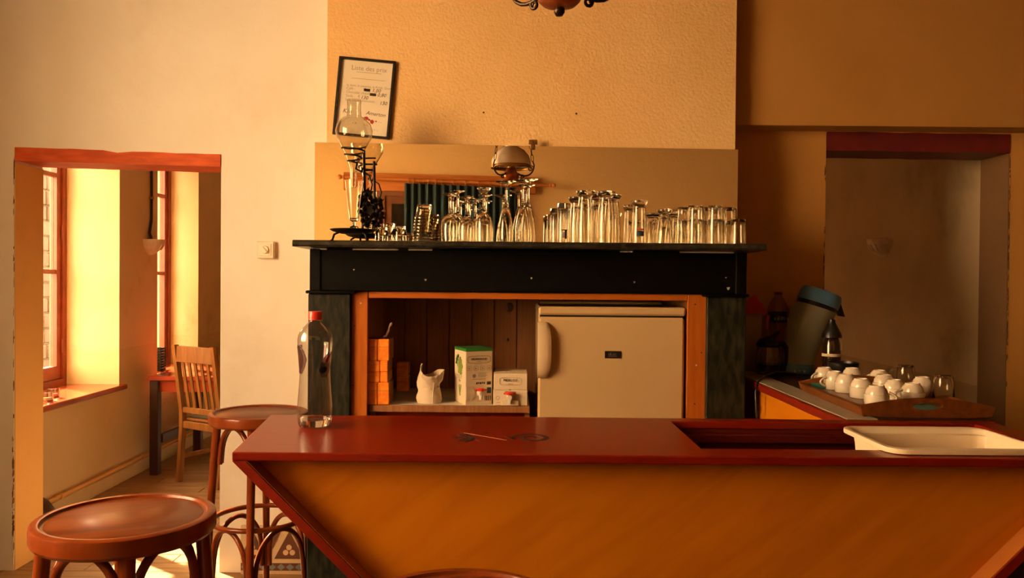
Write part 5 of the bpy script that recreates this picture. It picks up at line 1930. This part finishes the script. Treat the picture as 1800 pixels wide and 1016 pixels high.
for k in range(2):
    uc = Wt - tw * .40 - k * tw
    flatpoly([(max(uc - tw * .40, .001), za), (uc + tw * .40 if k == 0 else uc + tw * .40, za), (uc + .002, zb_), (uc - .002, zb_)] if uc - tw * .4 > 0 else
             [(.001, za), (uc + tw * .40, za), (uc + .002, zb_), (max(uc - .002, .001), zb_)], M['tile_brown'], 'triangle_tile')
    if uc > .02:
        for (du, dv) in ((0, .024), (-.0155, .0), (.0155, .0)):
            MB().lathe([(0, .0025), (.0130, .0025), (.0130, .0), (0, 0)], 14, T(uc + du, 0, za + .030 + dv) @ Matrix.Rotation(R(90), 4, 'X')).build('trefoil_tile', M['tile_cream'], tp)
    ud = uc - tw * .5
    if ud > .03:
        flatpoly([(ud - tw * .30, zt0 - .012), (ud + tw * .30, zt0 - .012), (ud, za + .03)], M['tile_brown'], 'triangle_tile')
        for (du, dv) in ((0, -.016), (-.012, .002), (.012, .002)):
            MB().lathe([(0, .0025), (.0085, .0025), (.0085, 0), (0, 0)], 14, T(ud + du, 0, zt0 - .034 + dv) @ Matrix.Rotation(R(90), 4, 'X')).build('trefoil_tile', M['tile_cream'], tp)
z5, z6 = zz2(1003), zz2(990)
flatpoly([(.001, z5), (Wt - .001, z5), (Wt - .001, z6), (.001, z6)], M['tile_brown'], 'border_tile', -.0006)
nd = 7
for k in range(nd):
    uc = Wt * (k + .5) / nd
    hh_ = (z6 - z5) / 2 - .001
    flatpoly([(uc - hh_ * 1.15, (z5 + z6) / 2), (uc, z5 + .001), (uc + hh_ * 1.15, (z5 + z6) / 2), (uc, z6 - .001)], M['tile_blue'], 'diamond_tile', -.0022)

# ------------------------------------------------------------------ back room furniture


def sconce(label, loc, s, cable=None):
    """half-bowl wall light; s=+1 projects to +X"""
    o = thing('wall_light', label, 'wall light', loc)
    m = MB()
    rows = []
    n = 16
    R0, Hh = .105, .115
    for j in range(9):
        t = j / 8
        r = R0 * math.cos(t * PI / 2 * .92) ** .75
        rows.append([(s * r * 1.05 * math.sin(PI * i / n), -r * math.cos(PI * i / n), -Hh * t) for i in range(n + 1)])
    vs = [p for r_ in rows for p in r_]
    fs = []
    w_ = n + 1
    for j in range(8):
        for i in range(n):
            fs.append((j * w_ + i, j * w_ + i + 1, (j + 1) * w_ + i + 1, (j + 1) * w_ + i))
        fs.append((j * w_, (j + 1) * w_, (j + 1) * w_ + n, j * w_ + n))
    fs.append(tuple(range(8 * w_, 9 * w_)))
    # inner rim
    fs.append(tuple(range(w_)))
    m.add(vs, fs)
    m.build('bowl', M['shell'], o, True, 50)
    MB().box(0 if s > 0 else -.004, .004 if s > 0 else 0, -.03, .03, -.04, .01).build('wall_plate', M['brass'], o)
    for k in range(5):
        a = R(35 + 22 * k)
        pts = [(s * R0 * 1.06 * math.sin(a) * math.cos(t * 1.35) ** .75, -R0 * 1.01 * math.cos(a) * math.cos(t * 1.35) ** .75, -Hh * t) for t in (.30, .42, .54, .66)]
        MB().tube(pts, .005, 6).build('moulded_leaf', M['shell'], o, True, 60)
    if cable:
        MB().tube([(s * .012, .01, .004), (s * .012, -.02, .05), (s * .012, .01, .14), (s * .012, .012, .30), (s * .012, .0, cable)], .010, 8).build('cable', M['cable'], o, True, 60)
        MB().rbox(s * .012 - .014, s * .012 + .014, -.004, .022, .295, .312, .002).build('cable_clip', M['brass'], o)
    return o


p = at(262, 421, X=BWX)
sconce('cream shell-shaped wall light on the pier between the back-room windows', (BWX + .001, p.y, p.z), 1, 1.2)
p = at(1556, 421, X=2.40)
sconce('dim shell-shaped wall light seen through the right doorway', (2.399, p.y, p.z), -1)

# table
TBX, TBY, TBZ = -2.60, 6.05, .75
tb = thing('dining_table', 'red-topped table with dark legs below the far back-room window', 'table', (-2.09, 6.10, 0))
MB().rbox(-.45, .45, -.42, .42, .665, .695, .004).build('table_top', M['table_red'], tb)
m = MB()
for (a, b, c, d) in ((-.41, .41, -.39, -.37), (-.41, .41, .37, .39), (-.42, -.40, -.37, .37), (.40, .42, -.37, .37)):
    m.box(a, b, c, d, .585, .664)
m.build('apron', M['table_red'], tb)
for (a, b) in ((-.41, -.39), (.41, -.39), (-.41, .39), (.41, .39)):
    MB().rbox(a - .03, a + .03, b - .03, b + .03, 0, .664, .004).build('leg', M['dark_wood'], tb)
MB().rbox(-.39, -.37, -.36, .36, .22, .28, .003).build('stretcher', M['dark_wood'], tb)
o = MB().lathe([(0, 0), (.025, 0), (.038, .02), (.036, .05), (.022, .065), (.020, .065), (.034, .05), (.035, .02), (.024, .004), (0, .004)], 20).build('glass_bowl', M['glass'], None, True, 50, (-2.03, 5.95, .6965))
tag(o, 'small round glass candle bowl on the red back-room table', 'bowl')
o = MB().lathe([(0, 0), (.028, 0), (.034, .02), (.030, .075), (.028, .075), (.031, .02), (.026, .005), (0, .005)], 20).build('glass_jar', M['glass'], None, True, 50, (-1.90, 6.00, .6965))
tag(o, 'small clear jar beside the candle bowl on the back-room table', 'jar')


def make_chair():
    c = thing('dining_chair', 'oak slat-back dining chair with pale cushion in the back room', 'chair', (0, 0, 0))
    w2 = .20

    def back_x(z):
        return 0
    yb = lambda z: -.20 - .0 - (.0 if z < .45 else (z - .45) * .14) - (.03 * (1 - z / .45) if z < .45 else 0)
    for s_ in (-1, 1):
        rows = []
        for i in range(9):
            z = .965 * i / 8
            y_ = yb(z)
            xx = s_ * (w2 - .004 * i / 8)
            rows.append([(xx - .017, y_ - .018, z), (xx + .017, y_ - .018, z), (xx + .017, y_ + .018, z), (xx - .017, y_ + .018, z)])
        MB().loft(rows).build('back_post', M['oak'], c, True, 30)
        MB().rbox(s_ * w2 - .018, s_ * w2 + .018, .17, .206, 0, .42, .003).build('leg', M['oak'], c)
        MB().rbox(s_ * w2 - .010, s_ * w2 + .010, -.185, .17, .38, .425, .002).build('side_rail', M['oak'], c)
        MB().rbox(s_ * w2 - .009, s_ * w2 + .009, -.20, .17, .16, .19, .002).build('stretcher', M['oak'], c)
    y1 = yb(.90)
    MB().rbox(-w2 + .017, w2 - .017, y1 - .012, y1 + .012, .845, .958, .004).build('top_rail', M['oak'], c)
    y2 = yb(.50)
    MB().rbox(-w2 + .017, w2 - .017, y2 - .012, y2 + .012, .485, .525, .003).build('lower_rail', M['oak'], c)
    for k in range(5):
        xk = -.125 + .0625 * k
        MB().loft([[(xk - .013, y2 - .005, .52), (xk + .013, y2 - .005, .52), (xk + .013, y2 + .005, .52), (xk - .013, y2 + .005, .52)],
                   [(xk - .013, y1 - .005, .85), (xk + .013, y1 - .005, .85), (xk + .013, y1 + .005, .85), (xk - .013, y1 + .005, .85)]]).build('slat', M['oak'], c)
    MB().rbox(-w2 - .01, w2 + .01, -.19, .22, .426, .446, .005).build('seat', M['oak'], c)
    MB().rbox(-w2 - .005, w2 + .005, -.216, -.190, .375, .426, .003).build('rear_rail', M['oak'], c)
    MB().rbox(-w2 + .02, w2 - .02, .18, .20, .375, .425, .003).build('front_rail', M['oak'], c)
    MB().rbox(-w2 + .02, w2 - .02, -.16, .20, .447, .478, .012).build('cushion', M['seat_pad'], c)
    return c


ch = make_chair()
chp = at(310, 849, Z=0)
ch.location = (-1.975, 5.62, 0)
ch.scale = (.97, .97, .97)
ch.rotation_euler = (0, 0, R(-30))
# dark rounded pot, only a sliver shows past the doorway
o = MB().lathe([(0, 0), (.085, 0), (.110, .03), (.128, .10), (.122, .16), (.095, .205), (.060, .235), (.050, .26), (.056, .27), (.046, .27), (.042, .255), (0, .25)], 32).build('floor_pot', M['dark_wood'], None, True, 50, (-2.505, 4.22, .0))
tag(o, 'dark brown rounded pot on the floor just past the left doorway jamb', 'pot')

# candle glasses on the first sill
sz_ = BACK_WIN[0][2] + .0045
for (px, py, lab, red) in ((83, 706, 'glass candle holder nearer the doorway on the first window sill', 0), (94, 699, 'glass candle holder with red wax on the first window sill', 1)):
    p = at(px, py, Z=sz_)
    o = thing('candle_glass', lab, 'candle holder', (max(p.x, -2.98), p.y, sz_), 0, 'candle glasses on the window sill')
    MB().lathe([(0, 0), (.030, 0), (.032, .004), (.034, .055), (.032, .056), (.030, .012), (0, .010)], 20).build('glass_cup', M['glass'], o, True, 50)
    MB().lathe([(0, .0105), (.026, .0125), (.026, .026), (0, .027)], 16).build('wax', M['candle_red'] if red else M['card_white'], o, True, 50)
# dark stack of coasters on the second sill
p = at(281, 627, X=-2.72)
st = thing('wire_rack', 'dark stacked wire rack standing on the far window sill', 'rack', (-2.74, p.y, BACK_WIN[1][2] + .0045))
for k in range(9):
    zq = .008 + k * .0205
    MB().tube([(.042 * cx, .042 * cy, zq) for cx, cy in ((1, 1), (0, 1.05), (-1, 1), (-1.05, 0), (-1, -1), (0, -1.05), (1, -1), (1.05, 0))], .006, 6, True).build('ring', M['black_iron'], st, True, 60)
for (cx, cy) in ((1, 1), (-1, 1), (-1, -1), (1, -1)):
    MB().tube([(.042 * cx, .042 * cy, 0), (.042 * cx, .042 * cy, .185)], .005, 6).build('upright', M['black_iron'], st, True, 60)
